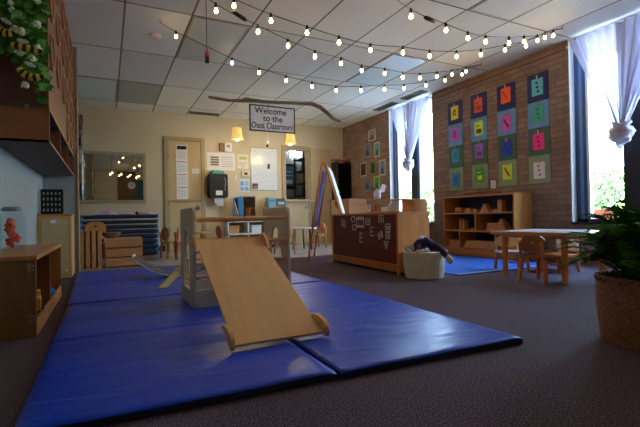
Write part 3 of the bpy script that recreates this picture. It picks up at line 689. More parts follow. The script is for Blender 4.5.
for r in range(4):
    for c in range(4):
        t = thing('art_card', '%s card clipped on %s backing, %s, %s from the left' % (cards[r][c][1], bn[r], rn[r], cn[c]), 'artwork', (XR, CY[c], CZ[r]), group='coloured cards on the brick wall')
        MB().bx(-.008, -.001, -.147, .147, -.175, .175 if r else .18, flat(bases[r])).build('backing', t)
        w, h = (.078, .105); off = random.uniform(-.015, .03)
        mb = MB().bx(-.014, -.012, -w, w, -h+off, h+off, flat(cards[r][c][0]))
        ik = flat(inks[r][c])
        kind = (r*4+c*3) % 4
        if kind == 0:
            mb.prism([(-.03, -.04+off), (.03, -.04+off), (.035, .03+off), (0, .055+off), (-.03, .03+off)], 0, -.0145, -.014, ik, holes=[[(-.012, -.02+off), (.012, -.02+off), (.012, .02+off), (-.012, .02+off)]])
        elif kind == 1:
            for k in range(3): mb.prism([(.022*cos(a*pi/4)+.01*(k-1), .018*sin(a*pi/4)-.055+.055*k+off) for a in range(8)], 0, -.0145, -.014, ik)
        elif kind == 2:
            mb.prism([(-.045, -.05+off), (-.02, -.07+off), (.05, .04+off), (.04, .07+off), (.01, .03+off)], 0, -.0145, -.014, ik)
        else:
            mb.bx(-.0145, -.014, -.05, .04, -.07+off, -.01+off, ik).bx(-.0145, -.014, -.02, .05, .03+off, .045+off, ik)
        mb.build('card', t)
        MB().bx(-.026, -.012, -.006, .006, h+off-.02, h+off+.04, flat((205, 175, 125))).build('clothespin', t, bevel=.002)
PH = [(7.29, 2.24, .27, .23, (150, 140, 130), (190, 182, 175), 'pale grey photo, topmost of the group beside the left window'),
      (7.47, 1.955, .24, .29, (100, 110, 130), (140, 135, 140), 'bluish grey photo, left one of the second row beside the window'),
      (7.12, 1.92, .2, .3, (90, 160, 140), (190, 190, 150), 'green and teal photo, right one of the second row'),
      (7.64, 1.575, .24, .29, (60, 45, 50), (175, 160, 155), 'pink-edged photo with a dark figure in the third row'),
      (7.28, 1.565, .2, .26, (50, 70, 45), (120, 130, 70), 'dark green leafy photo in the middle of the third row'),
      (6.945, 1.54, .22, .31, (110, 135, 175), (190, 185, 160), 'white-edged photo with blue sky at the right of the third row'),
      (7.5, 1.255, .24, .26, (90, 100, 125), (120, 110, 95), 'blue-grey photo, lower left of the group'),
      (7.15, 1.25, .2, .28, (60, 140, 100), (200, 190, 50), 'yellow and green photo above the lavender cup')]
for y, z, w, h, c1, c2, lab in PH:
    mb = MB().bx(-.004, 0, -w/2, w/2, -h/2, h/2, flat(c2)).bx(-.005, -.004, -w*.4, w*.4, -h*.42, h*.42, flat(c1))
    mb.prism([(-w*.3, -h*.4), (w*.3, -h*.4), (w*.15, -h*.05), (-w*.1, h*.08)], 0, -.0056, -.005, flat(tuple(int(v*.6) for v in c1)))
    tag(mb.build('photo_print', loc=(XR, y, z)), lab, 'photo', 'photos on the brick wall')
tag(MB().bx(-.008, 0, -.04, .04, -.055, .055, white_m).bx(-.01, -.008, -.014, .014, .008, .034, flat((190, 190, 190))).bx(-.01, -.008, -.014, .014, -.034, -.008, flat((190, 190, 190))).build('wall_outlet', loc=(XR, 4.26, 1.0), bevel=.002), 'small white outlet above the block shelf', 'outlet')

# curtains
def curtain(ya, yb, yk, zk, lab, seed):
    random.seed(seed)
    t = thing('sheer_curtain', lab, 'curtain', (XR-.05, yk, 0), group='knotted sheer curtains')
    def build_sheet(u0, u1, nu):
        vs = []; nv = 26
        for j in range(nv+1):
            v = j/nv; s_ = v**1.05
            for i in range(nu+1):
                u = u0+(u1-u0)*i/nu; yt = ya+(yb-ya)*u
                y = yt*(1-s_)+(yk+.045*(u-.5))*s_ - yk
                amp = .022*(1-s_)+.012
                x = amp*sin(u*pi*22+seed)+.008*sin(u*60)+.03*s_*(cos(u*pi*9))
                z = 2.575+(zk-2.575)*v - .10*sin(pi*v)*(abs(u-.5)*2)**1.5*0
                vs.append((x, y, z))
        fs = [(j*(nu+1)+i, j*(nu+1)+i+1, (j+1)*(nu+1)+i+1, (j+1)*(nu+1)+i) for j in range(nv) for i in range(nu)]
        return MB().add(vs, fs, sheer_m, True)
    build_sheet(0, .53, 64).build('fabric_panel', t)
    build_sheet(.47, 1, 64).build('fabric_panel', t)
    # knot of gathered fabric
    kb = MB()
    kb.ball((0, 0, zk-.05), .10, sheer_m, sc=(.8, 1.0, 1.05), n=22)
    for k in range(4):
        a = k*.8
        kb.tube([(.07*cos(a+q*.7), .09*sin(a+q*.7)*(1 if k % 2 else -1), zk+.05-.035*q+.01*k) for q in range(6)], [.02, .032, .036, .036, .03, .018], sheer_m, 10)
    for v_ in range(len(kb.v)):
        x, y, z = kb.v[v_]; kb.v[v_] = (x+.006*sin(z*90+y*50), y+.007*sin(z*70), z+.005*sin(y*110))
    kb.tube([(0, .0, zk-.1), (.0, .02, zk-.16), (0, .025, zk-.2)], [.05, .035, .012], sheer_m, 12)
    kb.build('knot', t)
    rod = MB().cyl((0, ya-yk-.03, 2.59), (0, yb-yk+.03, 2.59), .008, white_m, n=10)
    rod.build('curtain_rod', t)
curtain(5.52, 6.60, 6.08, 1.54, 'white sheer curtain tied in a knot at the left window', 2)
curtain(2.0, 3.08, 2.56, 1.44, 'white sheer curtain tied in a knot at the right window', 5)

# ------------------------------------------------------------------ upper left cabinet
Y0, Y1, ZB, ZS = 3.27, 5.65, 1.11, 1.335
t = thing('wall_cabinet', 'dark wooden cabinet hung high on the left wall', 'cabinet', (XL+.002, Y0, ZB)); XD = -.33-XL
MB().bx(0, XD-.02, 0, Y1-Y0, ZS-ZB+.01, H-ZB-.002, cabdark).build('body', t, bevel=.003)
bxm = MB().bx(0, XD, 0, .02, 0, ZS-ZB, wood('cubby_end', (160, 98, 50), .4, axis=0)).bx(0, XD, 0, Y1-Y0, 0, .014, cabunder).bx(0, XD, 0, Y1-Y0, ZS-ZB-.004, ZS-ZB+.01, cabunder).bx(0, XD, Y1-Y0-.02, Y1-Y0, 0, ZS-ZB, cabface).bx(0, .01, .02, Y1-Y0-.02, .014, ZS-ZB, darkpier)
for q in (1, 2): bxm.bx(.01, XD-.002, (Y1-Y0)*q/3-.01, (Y1-Y0)*q/3+.01, .014, ZS-ZB, cabface)
bxm.build('open_cubby', t)
MB().bx(XD-.002, XD+.002, -.001, .012, 0, ZS-ZB, cabslat).bx(XD-.002, XD+.002, 0, Y1-Y0, -.0, .012, cabslat).bx(XD-.002, XD+.002, 0, Y1-Y0, ZS-ZB-.006, ZS-ZB+.008, cabslat).build('edge_strip', t)
yc = [3.42, 3.87, 4.34, 4.74, 5.17, 5.52]
edges = [0]+[((yc[i]+yc[i+1])/2-Y0) for i in range(5)]+[Y1-Y0]
for i in range(6):
    d = MB().bx(XD-.02, XD, edges[i]+.004, edges[i+1]-.004, ZS-ZB+.014, H-ZB-.01, cabface).build('cabinet_door', t, bevel=.003)
    for z in (1.48, 1.755, 2.09, 2.42):
        if z == 1.48 and i < 3: continue
        yy = yc[i]-Y0
        el = [(yy+.12*cos(k*pi/14), z-ZB+.125*sin(k*pi/14)) for k in range(28)]; el2 = [(yy+.10*cos(k*pi/14), z-ZB+.105*sin(k*pi/14)) for k in range(28)]
        MB().prism(el, 0, XD, XD+.016, cabslat, holes=[el2[::-1]]).prism(el2, 0, XD, XD+.006, cabface).build('door_medallion', d)
MB().bx(.18, .2, -.012, 0, ZS-ZB-.02, ZS-ZB+.012, brass).bx(.0, .03, -.008, 0, ZS-ZB-.02, ZS-ZB+.01, brass).build('latch', t)

# hanging flowers at the near end of the cabinet
random.seed(21)
t = thing('trailing_plant', 'trailing green plant with white flowers on the high cabinet', 'plant', (-.46, 3.16, 1.75))
MB().lathe([(.03, .17), (.06, .18), (.085, .30), (.09, .31), (.08, .31), (.001, .29)], flat((60, 45, 35)), n=18).build('pot', t)
lf = MB()
def leaf(mb, c, d, s_, m, w=.55):
    d = Vector(d).normalized(); up = Vector((random.uniform(-.4, .4), random.uniform(-1, -.2), random.uniform(-.2, .8)))
    si = d.cross(up).normalized(); nn = si.cross(d)
    c = Vector(c)
    mb.add([c, c+d*s_*.35+si*s_*w*.5+nn*s_*.08, c+d*s_*.8+si*s_*w*.3, c+d*s_, c+d*s_*.8-si*s_*w*.3, c+d*s_*.35-si*s_*w*.5+nn*s_*.08, c+d*s_*.4-nn*s_*.05], [(0, 1, 6), (1, 2, 6), (2, 3, 6), (3, 4, 6), (4, 5, 6), (5, 0, 6)], m, True)
vines = []
for i in range(30):
    x0 = random.uniform(-.13, .12); y0 = random.uniform(-.10, .06); ln = random.uniform(.1, .34)
    if x0 > .03: ln = random.uniform(.1, .46)
    pts = [(x0*.5, y0*.5, .28), (x0, y0-.02, .24)]
    x, y, z = x0, y0-.03, .2
    for k in range(6):
        z -= ln/5; x += random.uniform(-.012, .018); y += random.uniform(-.015, .01); pts.append((x, y, z))
    vines.append(pts); lf.tube(pts, .002, ivyleaf, 5)
    for p in pts[1:]:
        for q in range(3):
            a = random.uniform(0, 2*pi); leaf(lf, (p[0]+random.uniform(-.01, .01), p[1], p[2]+random.uniform(-.03, .03)), (cos(a), sin(a)*.6-.2, random.uniform(-.8, .3)), random.uniform(.04, .075), ivyleaf, .85)
lf.build('foliage', t)
fl_m = flat((226, 236, 208))
for (x, z, s_) in ((.11, .02, .024), (-.02, .08, .02), (0, -.03, .024), (.02, -.16, .026), (.045, -.35, .022), (.10, -.12, .022), (-.02, .12, .018), (.05, .2, .024), (.11, .16, .02), (.025, -.04, .026), (.075, -.19, .02)):
    f = MB()
    for k in range(5):
        a = k*2*pi/5
        f.add([(0, 0, 0), (s_*.9*cos(a-.75), s_*.9*sin(a-.75)-.01, s_*.5), (s_*1.4*cos(a), s_*1.4*sin(a)-.015, s_*.6), (s_*.9*cos(a+.75), s_*.9*sin(a+.75)-.01, s_*.5)], [(0, 1, 2, 3)], fl_m, True)
    f.ball((0, -.005, .006), s_*.8, fl_m, sc=(1, 1, 1.3), n=10)
    f.build('flower', t, loc=(x, -.15, z), rot=(.9, random.uniform(-.5, .5), random.uniform(-.5, .5)))
def bee(x, z, ln, bend, lab, rot):
    n = 9; pts = []; mb = MB()
    for i in range(n+1):
        u = i/n; pts.append((ln*(u-.5), 0, -bend*sin(pi*u)))
    for i in range(n):
        r0 = .019*sin(pi*(.12+.76*i/n))+.004; r1 = .019*sin(pi*(.12+.76*(i+1)/n))+.004
        mb.tube([pts[i], pts[i+1]], [r0, r1], flat((225, 180, 35)) if i % 2 else black_m, 12)
    t = thing('bee_ornament', lab, 'ornament', (x, 2.95, z), group='striped bee ornaments in the trailing plant')
    mb.build('body', t, rot=(0, rot, 0))
    MB().prism([(.03*cos(a*pi/6)-.01, .012*sin(a*pi/6)+.035) for a in range(12)], 1, -.002, .0, flat((215, 225, 215))).build('wing', t, rot=(.4, rot, 0))
bee(-.41, 1.60, .17, .0, 'yellow and black striped bee ornament, middle of the plant', .12)
bee(-.385, 1.47, .14, .035, 'curved striped bee ornament hanging lowest in the plant', .35)
bee(-.50, 1.70, .10, .03, 'small curved striped bee ornament at the left frame edge', .5)

# ------------------------------------------------------------------ lower left bookcase
t = thing('low_bookcase', 'low honey-coloured bookcase by the left wall', 'bookcase', (XL+.004, 2.62, 0)); W = -.33-XL-.004; LN = 1.34
MB().bx(0, W, 0, .02, 0, .395, honey).build('end_panel', t, bevel=.002)
MB().bx(0, W, LN-.02, LN, 0, .395, honey).build('end_panel', t, bevel=.002)
MB().bx(0, W, .60, .62, .05, .395, honey).build('divider', t)
MB().bx(0, .01, .02, LN-.02, .05, .395, honeyX).build('back_panel', t)
MB().bx(-.0, W+.008, -.012, LN+.01, .395, .42, honeyX).build('top', t, bevel=.004)
MB().bx(0, W, .02, LN-.02, .035, .055, honeyX).bx(W-.02, W, .02, LN-.02, 0, .035, honeyX).bx(W-.008, W, .02, LN-.02, .055, .09, honeyX).build('bottom_shelf', t)
for z in (.33, .07): MB().bx(W-.035, W-.02, -.008, 0, z, z+.05, brass).bx(W-.02, W-.008, -.012, 0, z+.01, z+.022, steel).bx(W-.02, W-.008, -.012, 0, z+.03, z+.042, steel).build('hinge', t, bevel=.001)
BX = XL+.004
t = thing('toy_truck', 'yellow toy truck in the near cubby of the bookcase', 'toy', (BX+.235, 2.98, .0555), rz=.1)
MB().bx(-.05, .05, -.09, .02, .03, .10, flat((225, 165, 30))).bx(-.045, .045, .03, .085, .03, .13, flat((225, 165, 30))).bx(-.05, .05, -.1, .09, .02, .03, flat((40, 60, 120))).build('body', t, bevel=.008)
for x in (-.055, .055):
    for y in (-.06, .055): MB().cyl((x-.01, y, .024), (x+.01, y, .024), .024, rubber).build('wheel', t)
o = MB().ball((0, 0, .055), .055, flat((60, 150, 80)), n=20)
for k in range(4): o.tube([(.056*cos(a*pi/12)*cos(k*pi/4), .056*cos(a*pi/12)*sin(k*pi/4), .055+.056*sin(a*pi/12)) for a in range(24)], .003, flat((40, 90, 200)), 5, closed=True)
tag(o.build('toy_ball', loc=(BX+.24, 3.42, .056)), 'green and blue toy ball in the far cubby', 'ball')
tag(MB().prism(rrect(-.07, .07, -.06, .06, .02), 2, 0, .05, flat((30, 90, 170))).prism(rrect(-.05, .05, -.04, .04, .02), 2, .05, .08, flat((210, 60, 50))).build('toy_block', loc=(BX+.22, 3.62, .0555)), 'blue and red plastic toy in the far cubby of the bookcase', 'toy')
tag(MB().lathe([(.06, 0), (.075, .02), (.08, .12), (.082, .125), (.07, .125), (.001, .03)], flat((50, 90, 110)), n=18).build('toy_bowl', loc=(BX+.17, 2.78, .0555)), 'dark teal toy tub in the near cubby of the bookcase', 'tub')
def jar(x, y, lab, clear, stuff):
    t = thing('plastic_jar', lab, 'jar', (x, y, .4205), group='clear jars on the bookcase')
    MB().lathe([(.066, 0), (.072, .01), (.072, .12), (.069, .125), (.072, .13), (.072, .21), (.058, .235), (.052, .24)], clear, n=24).build('jar_body', t)
    MB().lathe([(.001, .241), (.054, .241), (.056, .245), (.056, .26), (.045, .27), (.001, .271)], flat((130, 140, 150), .3), n=24).build('lid', t)
    random.seed(4); s_ = MB()
    for k in range(16):
        a = random.uniform(0, 2*pi); r_ = random.uniform(0, .035); z = .02+.0095*k
        s_.tube([(r_*cos(a), r_*sin(a), z), (r_*cos(a)+random.uniform(-.02, .02)-.01*k/16, r_*sin(a)+random.uniform(-.02, .02), z+.03)], random.uniform(.013, .02), stuff[k % len(stuff)], 8)
    s_.build('toy_pieces', t)
jar(-.53, 3.25, 'clear jar with orange pieces standing on the low bookcase', jarclear, [flat((255, 84, 20)), flat((255, 100, 24)), flat((235, 60, 40))])
jar(-.572, 2.76, 'teal jar at the left frame edge on the low bookcase', jarteal, [flat((60, 170, 160)), flat((120, 200, 190))])
# pale cabinet + mesh crate
t = thing('pale_cabinet', 'pale birch cabinet with a white tag below the grid crate', 'cabinet', (XL+.004, 5.20, 0))
MB().bx(0, .30, 0, .42, 0, .65, yellowcab).bx(-.0, .308, -.008, .43, .65, .672, honeyH).build('body', t, bevel=.003)
MB().bx(.03, .265, -.006, 0, .05, .61, palepanel).build('front_panel', t, bevel=.002)
MB().bx(.115, .165, -.008, -.006, .575, .61, flat((220, 210, 240))).build('tag', t)
MB().cyl((.255, -.012, .08), (.255, 0, .08), .01, white_m).build('button', t)
t = thing('grid_crate', 'black grid crate standing on the pale cabinet', 'crate', (-.52, 5.37, .6725))
nx, nz = 4, 4; sx, sz, sy = .20, .265, .10
fr = MB()
for y in (-sy/2,):
    for i in range(6): x = -sx/2+i*(sx-.020)/5; fr.bx(x, x+.020, y, y+.006, 0, sz, black_m)
    for k in range(5): z = k*(sz-.030)/4; fr.bx(-sx/2, sx/2, y, y+.006, z, z+.030, black_m)
for x in (-sx/2, sx/2-.006):
    for i in range(4): y = -sy/2+i*(sy-.010)/3; fr.bx(x, x+.006, y, y+.010, 0, sz, black_m)
    for k in range(5): z = k*(sz-.016)/4; fr.bx(x, x+.006, -sy/2, sy/2, z, z+.016, black_m)
fr.build('grid', t); MB().bx(-sx/2, sx/2, -sy/2, sy/2, 0, .006, black_m).build('floor_plate', t)

# ------------------------------------------------------------------ crates, chair behind, cots
t = thing('pine_crate', 'upright pine crate with vertical slats', 'crate', (-.17, 6.12, 0))
for x in (-.13, -.065, 0, .065): MB().bx(x, x+.045, -.17, -.155, .0, .48, cratewood).build('slat', t, bevel=.002)
for x in (-.13, .095): MB().bx(x, x+.015, -.155, .15, 0, .48, cratewood).build('side_board', t)
for z in (.0, .465): MB().bx(-.13, .11, -.155, .15, z, z+.015, crateH).build('end_board', t)
MB().bx(-.13, .11, .15, .162, 0, .48, cratewood).build('back_board', t)
t = thing('pine_crate', 'pine crate on its side with horizontal slats', 'crate', (.195, 6.12, 0))
for z in (.015, .135, .255): MB().bx(-.215, .215, -.17, -.155, z, z+.105, crateH).build('slat', t, bevel=.002)
for x in (-.215, .195): MB().bx(x, x+.02, -.155, .15, 0, .365, cratewood).build('side_board', t)
MB().bx(-.195, .195, .14, .15, .01, .36, crateH).build('back_board', t)
MB().bx(-.215, .215, -.155, .15, .355, .367, crateH).build('top_board', t)
t = thing('woven_bowl', 'brown woven bowl on the low pine crate', 'bowl', (.05, 6.1, .3675))
MB().lathe([(.055, 0), (.09, .02), (.115, .07), (.118, .075), (.1, .07), (.05, .02), (.001, .015)], plain('bowl_brown', (120, 92, 66), .8, var=.3, scale=60), n=26, fn=lambda r, z, th: r*(1+.02*sin(th*26))).build('bowl', t)
def kid_chair(label, loc, rz, cs, cb, cl, seat=.26, h=.48, w=.28, group='small wooden chairs', rounded=True):
    t = thing('small_chair', label, 'chair', loc, rz, group)
    MB().prism(rrect(-w/2, w/2, -.13, .13, .03), 2, seat-.018, seat, cs).build('seat', t, bevel=.003)
    bk = rrect(-w/2+.01, w/2-.01, seat+.03, h, .09 if rounded else .03, 7)
    M = Matrix.Translation((0, -.12, 0)) @ Matrix.Rotation(radians(4), 4, 'X')
    hole = rrect(-.022, .022, h-.07, h-.052, .008, 3)[::-1]
    MB().prism(bk, 1, -.018, 0, cb, holes=[hole]).build('backrest', t, loc=(0, -.125, 0), rot=(radians(-5), 0, 0), bevel=.003)
    for sx_ in (-1, 1):
        for sy_ in (-1, 1):
            x = sx_*(w/2-.03); y = sy_*.105
            MB().tube([(x+sx_*.018, y+sy_*.02, 0), (x, y, seat-.018)], [.017, .02], cl, 8).build('leg', t)
        x = sx_*(w/2-.03)
        MB().tube([(x, -.122, seat-.01), (x*.96, -.14, h*.86)], [.014, .012], cl, 8).build('back_post', t)
    MB().cyl((-w/2+.04, .11, seat*.45), (w/2-.04, .11, seat*.45), .008, cl, n=8).build('stretcher', t)
    return t
kid_chair('small chair with a rounded back behind the upright crate', (-.14, 6.55, 0), pi, maple, maple, maple, h=.58, seat=.3)
c0w = wood('chair_light', (180, 122, 76), .45)
c0 = kid_chair('small wooden chair left of the climbing tower, nearest the door', (.90, 7.0, 0), radians(-70), c0w, c0w, c0w, h=.47, seat=.25, w=.25)
dup(c0, (1.06, 6.72, 0), radians(-95), 'small wooden chair left of the tower, further from the door')
dup(c0, (1.55, 7.0, 0), radians(100), 'small wooden chair facing the back door behind the tower')
t = thing('play_table', 'small round wooden table behind the climbing tower', 'table', (1.28, 6.95, 0))
MB().cyl((0, 0, .36), (0, 0, .385), .2, maple, n=32).build('tabletop', t, bevel=.004)
for k in range(4): a = pi/4+k*pi/2; MB().cyl((.14*cos(a), .14*sin(a), 0), (.12*cos(a), .12*sin(a), .36), .014, maple, n=8).build('leg', t)
# cots
pos = ['topmost', 'second', 'third', 'fourth', 'fifth', 'sixth', 'seventh', 'lowest']
def make_cot():
    t = thing('stacking_cot', 'x', 'cot', (0, 0, 0), group='blue cots stacked by the mirror wall')
    MB().tube([(-.56, -.28, .045), (.56, -.28, .045)], .018, cotblue, 10).tube([(-.56, .28, .045), (.56, .28, .045)], .018, cotblue, 10).build('side_rail', t)
    vs = []; n = 16
    for i in range(n+1):
        for j in range(5):
            x = -.56+1.12*i/n; y = -.275+.55*j/4; vs.append((x, y, .05-.022*sin(pi*i/n)*sin(pi*j/4)))
    MB().add(vs, [(i*5+j, i*5+j+1, (i+1)*5+j+1, (i+1)*5+j) for i in range(n) for j in range(4)], cotcloth, True).bx(-.54, .54, -.281, -.278, .002, .045, cotcloth).bx(-.54, .54, .278, .281, .002, .045, cotcloth).build('sling', t, solid=.002)
    for s_ in (-1, 1):
        MB().bx(s_*.56-.022 if s_ < 0 else .56-.02, s_*.56+.02 if s_ < 0 else .582, -.29, .29, .012, .068, cotend).build('end_bar', t, bevel=.008)
        for y in (-.27, .27): MB().cyl((s_*.565, y, 0), (s_*.565, y, .03), .018, cotend, n=10).build('foot', t)
    return t
ct = make_cot(); n = 8; zs = [.03+.0845*i for i in range(n)]
MB_base = None
for i in range(n):
    lab = ('blue stacking cot, lowest of the stack' if i == 0 else 'blue stacking cot, topmost of the stack, under lilac sheets' if i == n-1 else 'blue stacking cot, %s from the top of the stack' % pos[n-1-i])
    jx = .008*sin(i*2.1); 
    if i == 0: ct.location = (.20+jx, 7.95, zs[i]); ct['label'] = lab
    else: dup(ct, (.20+jx, 7.95+.006*cos(i*1.7), zs[i]), None, lab)
t = thing('cot_trolley', 'low black trolley base under the cot stack', 'trolley', (.2, 7.95, 0))
MB().bx(-.58, .58, -.29, .29, .018, .0295, black_m).build('deck', t)
for x in (-.5, .5):
    for y in (-.24, .24): MB().cyl((x, y-.01, .012), (x, y+.01, .012), .012, rubber, n=12).build('wheel', t)
random.seed(9)
ztop = zs[-1]+.063
for (x, y, w, h, lab, m) in ((-.02, 7.85, .34, .075, 'crumpled lilac sheet at the left on the cot stack', lilac), (.30, 7.9, .24, .04, 'flat pale lilac cloth in the middle of the cot stack', lilac), (.62, 7.9, .22, .055, 'crumpled lilac cloth at the right on the cot stack', lilac)):
    vs = []; nn = 18
    for i in range(nn+1):
        for j in range(nn+1):
            u, v = i/nn-.5, j/nn-.5; e = max(0, 1-(abs(u)*2)**4)*max(0, 1-(abs(v)*2)**4)
            vs.append((w*u*(1+.1*sin(9*v)), .36*v*(1+.08*sin(8*u)), h*e*(.55+.25*sin(7*u+5*v+w*20)+.2*sin(13*v-4*u))))
    tag(MB().add(vs, [(i*(nn+1)+j, i*(nn+1)+j+1, (i+1)*(nn+1)+j+1, (i+1)*(nn+1)+j) for i in range(nn) for j in range(nn)], m, True).build('folded_sheet', loc=(x, y, ztop+.004), solid=.006), lab, 'sheet', 'lilac sheets on the cot stack')
tag(MB().ball((0, 0, .03), .03, black_m, n=14).cyl((0, 0, .055), (0, 0, .065), .008, darkgray, n=8).build('black_ball', loc=(.47, 8.0, ztop)), 'small black ball on top of the cot stack', 'ball')
# wall rack left of the mirror
t = thing('wall_rack', 'narrow metal wall rack with bottles beside the mirror', 'rack', (-.62, 8.3, 0))
for x in (-.2, .26): MB().cyl((x, -.18, .95), (x, -.18, 2.1), .008, steel, n=8).cyl((x, .17, .95), (x, .17, 2.1), .008, steel, n=8).build('upright', t)
for z in (1.0, 1.28, 1.56, 1.84, 2.1): MB().bx(-.22, .28, -.19, .195, z, z+.012, steel).build('shelf', t)
MB().tube([(.26, -.18, 2.1), (.26, -.3, 2.2), (.24, -.36, 2.38)], .006, steel, 6).build('bracket', t)
bc = [((190, 190, 195), 'white'), ((60, 40, 35), 'dark brown'), ((40, 70, 60), 'dark green'), ((150, 120, 60), 'amber')]
for q, z in enumerate((1.0, 1.28, 1.56, 1.84)):
    for i, x in enumerate((.05, .15, .24)):
        c, nme = bc[(q+i) % 4]
        b = MB().lathe([(.035, 0), (.04, .01), (.04, .12), (.015, .16), (.015, .19), (.018, .19), (.018, .205)], flat(c, .3), n=14).build('bottle', loc=(-.62+x, 8.2-.02*i, z+.0125))
        tag(b, '%s bottle on the rack, %s shelf, %s' % (nme, ('lowest', 'second', 'third', 'top')[q], ('inner side', 'middle', 'edge near the mirror')[i]), 'bottle', 'bottles on the wall rack')
t = thing('brown_box', 'brown box on top of the metal wall rack', 'box', (-.48, 8.3, 2.113))
MB().bx(-.1, .13, -.16, .16, 0, .26, flat((96, 62, 44))).build('body', t, bevel=.004); MB().bx(-.105, .135, -.165, .165, .2, .265, flat((88, 56, 40))).build('lid', t)

# ------------------------------------------------------------------ blue mats
def gym_mat(label, pts, folds, seed):
    """pts: four corners (near-left, near-right, far-right, far-left)"""
    random.seed(seed); a, b, c, d = [Vector((*p, 0)) for p in pts]
    nu, nv = 40, 84; Tt = .031; vs = []; fs = []
    for j in range(nv+1):
        v = j/nv
        for i in range(nu+1):
            u = i/nu
            p = a.lerp(b, u).lerp(d.lerp(c, u), v)
            e = min(u, 1-u)*.9; e2 = min(v, 1-v)*2
            z = Tt - .005*math.exp(-(e/.008)) - .005*math.exp(-(e2/.008))
            for f in folds: z -= .012*math.exp(-((v-f)*2.0/.014)**2)
            z += .0010*sin(p.x*7+p.y*11+seed)+.0007*sin(p.x*17-p.y*6)+.0012*math.exp(-(((p.y*3+p.x*1.1*(-1)**seed) % 1.3)-.6)**2/.004)
            vs.append((p.x, p.y, z))
    W_ = nu+1
    for j in range(nv):
        for i in range(nu): fs.append((j*W_+i, j*W_+i+1, (j+1)*W_+i+1, (j+1)*W_+i))
    ring = [i for i in range(nu+1)]+[j*W_+nu for j in range(1, nv+1)]+[nv*W_+i for i in range(nu-1, -1, -1)]+[j*W_ for j in range(nv-1, 0, -1)]
    o = len(vs); cx = sum(v[0] for v in vs)/len(vs); cy = sum(v[1] for v in vs)/len(vs)
    for k in ring: x, y, z = vs[k]; vs.append((x, y, .002))
    m = len(ring)
    for k in range(m): fs.append((ring[k], o+k, o+(k+1) % m, ring[(k+1) % m]))
    fs.append(tuple(o+k for k in range(m)))
    nt_ = nu*nv
    ob = MB().add([(x-cx, y-cy, z) for x, y, z in vs], fs, matblue, True).build('gym_mat', loc=(cx, cy, 0))
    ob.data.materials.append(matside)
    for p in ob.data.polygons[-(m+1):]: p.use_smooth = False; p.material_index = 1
    return tag(ob, label, 'mat', 'blue folding gym mats')
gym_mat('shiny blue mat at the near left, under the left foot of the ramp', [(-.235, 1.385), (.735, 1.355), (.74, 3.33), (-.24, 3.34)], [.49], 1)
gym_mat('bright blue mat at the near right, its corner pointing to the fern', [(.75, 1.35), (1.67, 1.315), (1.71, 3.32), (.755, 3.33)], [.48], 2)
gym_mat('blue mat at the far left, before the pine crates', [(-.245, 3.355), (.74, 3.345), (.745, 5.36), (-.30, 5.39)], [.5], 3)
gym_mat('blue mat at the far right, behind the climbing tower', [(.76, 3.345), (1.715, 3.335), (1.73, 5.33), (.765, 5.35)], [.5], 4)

# ------------------------------------------------------------------ climbing tower with ramp
TX0, TX1, TY0, TY1, TZ = .475, 1.125, 2.71, 3.21, .034
t = thing('climbing_tower', 'grey plywood climbing tower with wooden rungs', 'climbing frame', ((TX0+TX1)/2, (TY0+TY1)/2, TZ))
hw, hd_ = (TX1-TX0)/2, (TY1-TY0)/2; HH = .63
for s_ in (-1, 1):
    ol = rrect(-hd_, hd_, 0, HH, .04, 6)
    hole = [(-.13, .10), (.13, .10), (.12, .30), (.08, .42), (.05, .475), (0, .50), (-.05, .475), (-.08, .42), (-.12, .30)][::-1]
    x = s_*(hw-.009)
    MB().prism(ol, 0, x-.009, x+.009, greyply, holes=[hole]).build('side_panel', t, bevel=.003)
for z, y in ((.555, -.215), (.545, .20), (.402, -.215), (.40, .2), (.27, .2), (.27, -.20), (.14, .2)):
    MB().cyl((-hw+.018, y, z), (hw-.018, y, z), .0135, rampwood, n=14).build('rung', t)
MB().bx(-hw+.018, hw-.018, -hd_+.02, -hd_+.035, .0, .11, greyply).build('kick_board', t, bevel=.002)
MB().bx(-hw+.018, hw-.018, hd_-.035, hd_-.02, .0, .11, greyply).build('kick_board', t, bevel=.002)
# ramp
t = thing('slide_ramp', 'wide wooden ramp leaning on the climbing tower', 'ramp', (.685, 2.19, TZ), rz=-.01)
p0 = Vector((0, -.42, .012)); p1 = Vector((.0, .49, .415)); d = (p1-p0); ln = d.length; d.normalize(); nrm = Vector((0, -d.z, d.y))
ang = math.atan2(d.z, d.y)
M = Matrix.Translation(p0) @ Matrix.Rotation(ang, 4, 'X')
wv = .208
MB().bx(-wv, wv, 0, ln, 0, .014, rampwood).build('board', t, bevel=.003).matrix_local = M
for s_ in (-1, 1):
    x = s_*(wv+.012)
    ck = [(-.012, -.005)]+[(.045*cos(a)+.035, .05*sin(a)) for a in [pi*k/10 for k in range(9, -1, -1)]]+[(.08, -.005)]
    ck = [(-.02, -.0), (-.022, .025), (-.005, .05), (.03, .058), (.075, .05), (.12, .03), (.15, .008), (.15, -.0)]
    MB().prism(ck, 0, x-.010, x+.010, rampwood).build('cheek', t, bevel=.003).matrix_local = M
    ck2 = [(ln-.15, 0), (ln-.15, .01), (ln-.11, .035), (ln-.06, .055), (ln-.01, .055), (ln+.012, .03), (ln+.012, -.02), (ln-.01, -.02), (ln-.02, 0)]
    MB().prism(ck2, 0, x-.010, x+.010, rampwood).build('hook', t, bevel=.003).matrix_local = M
MB().cyl((-wv, .03, -.008), (wv, .03, -.008), .008, rampwood, n=10).build('crossbar', t).matrix_local = M
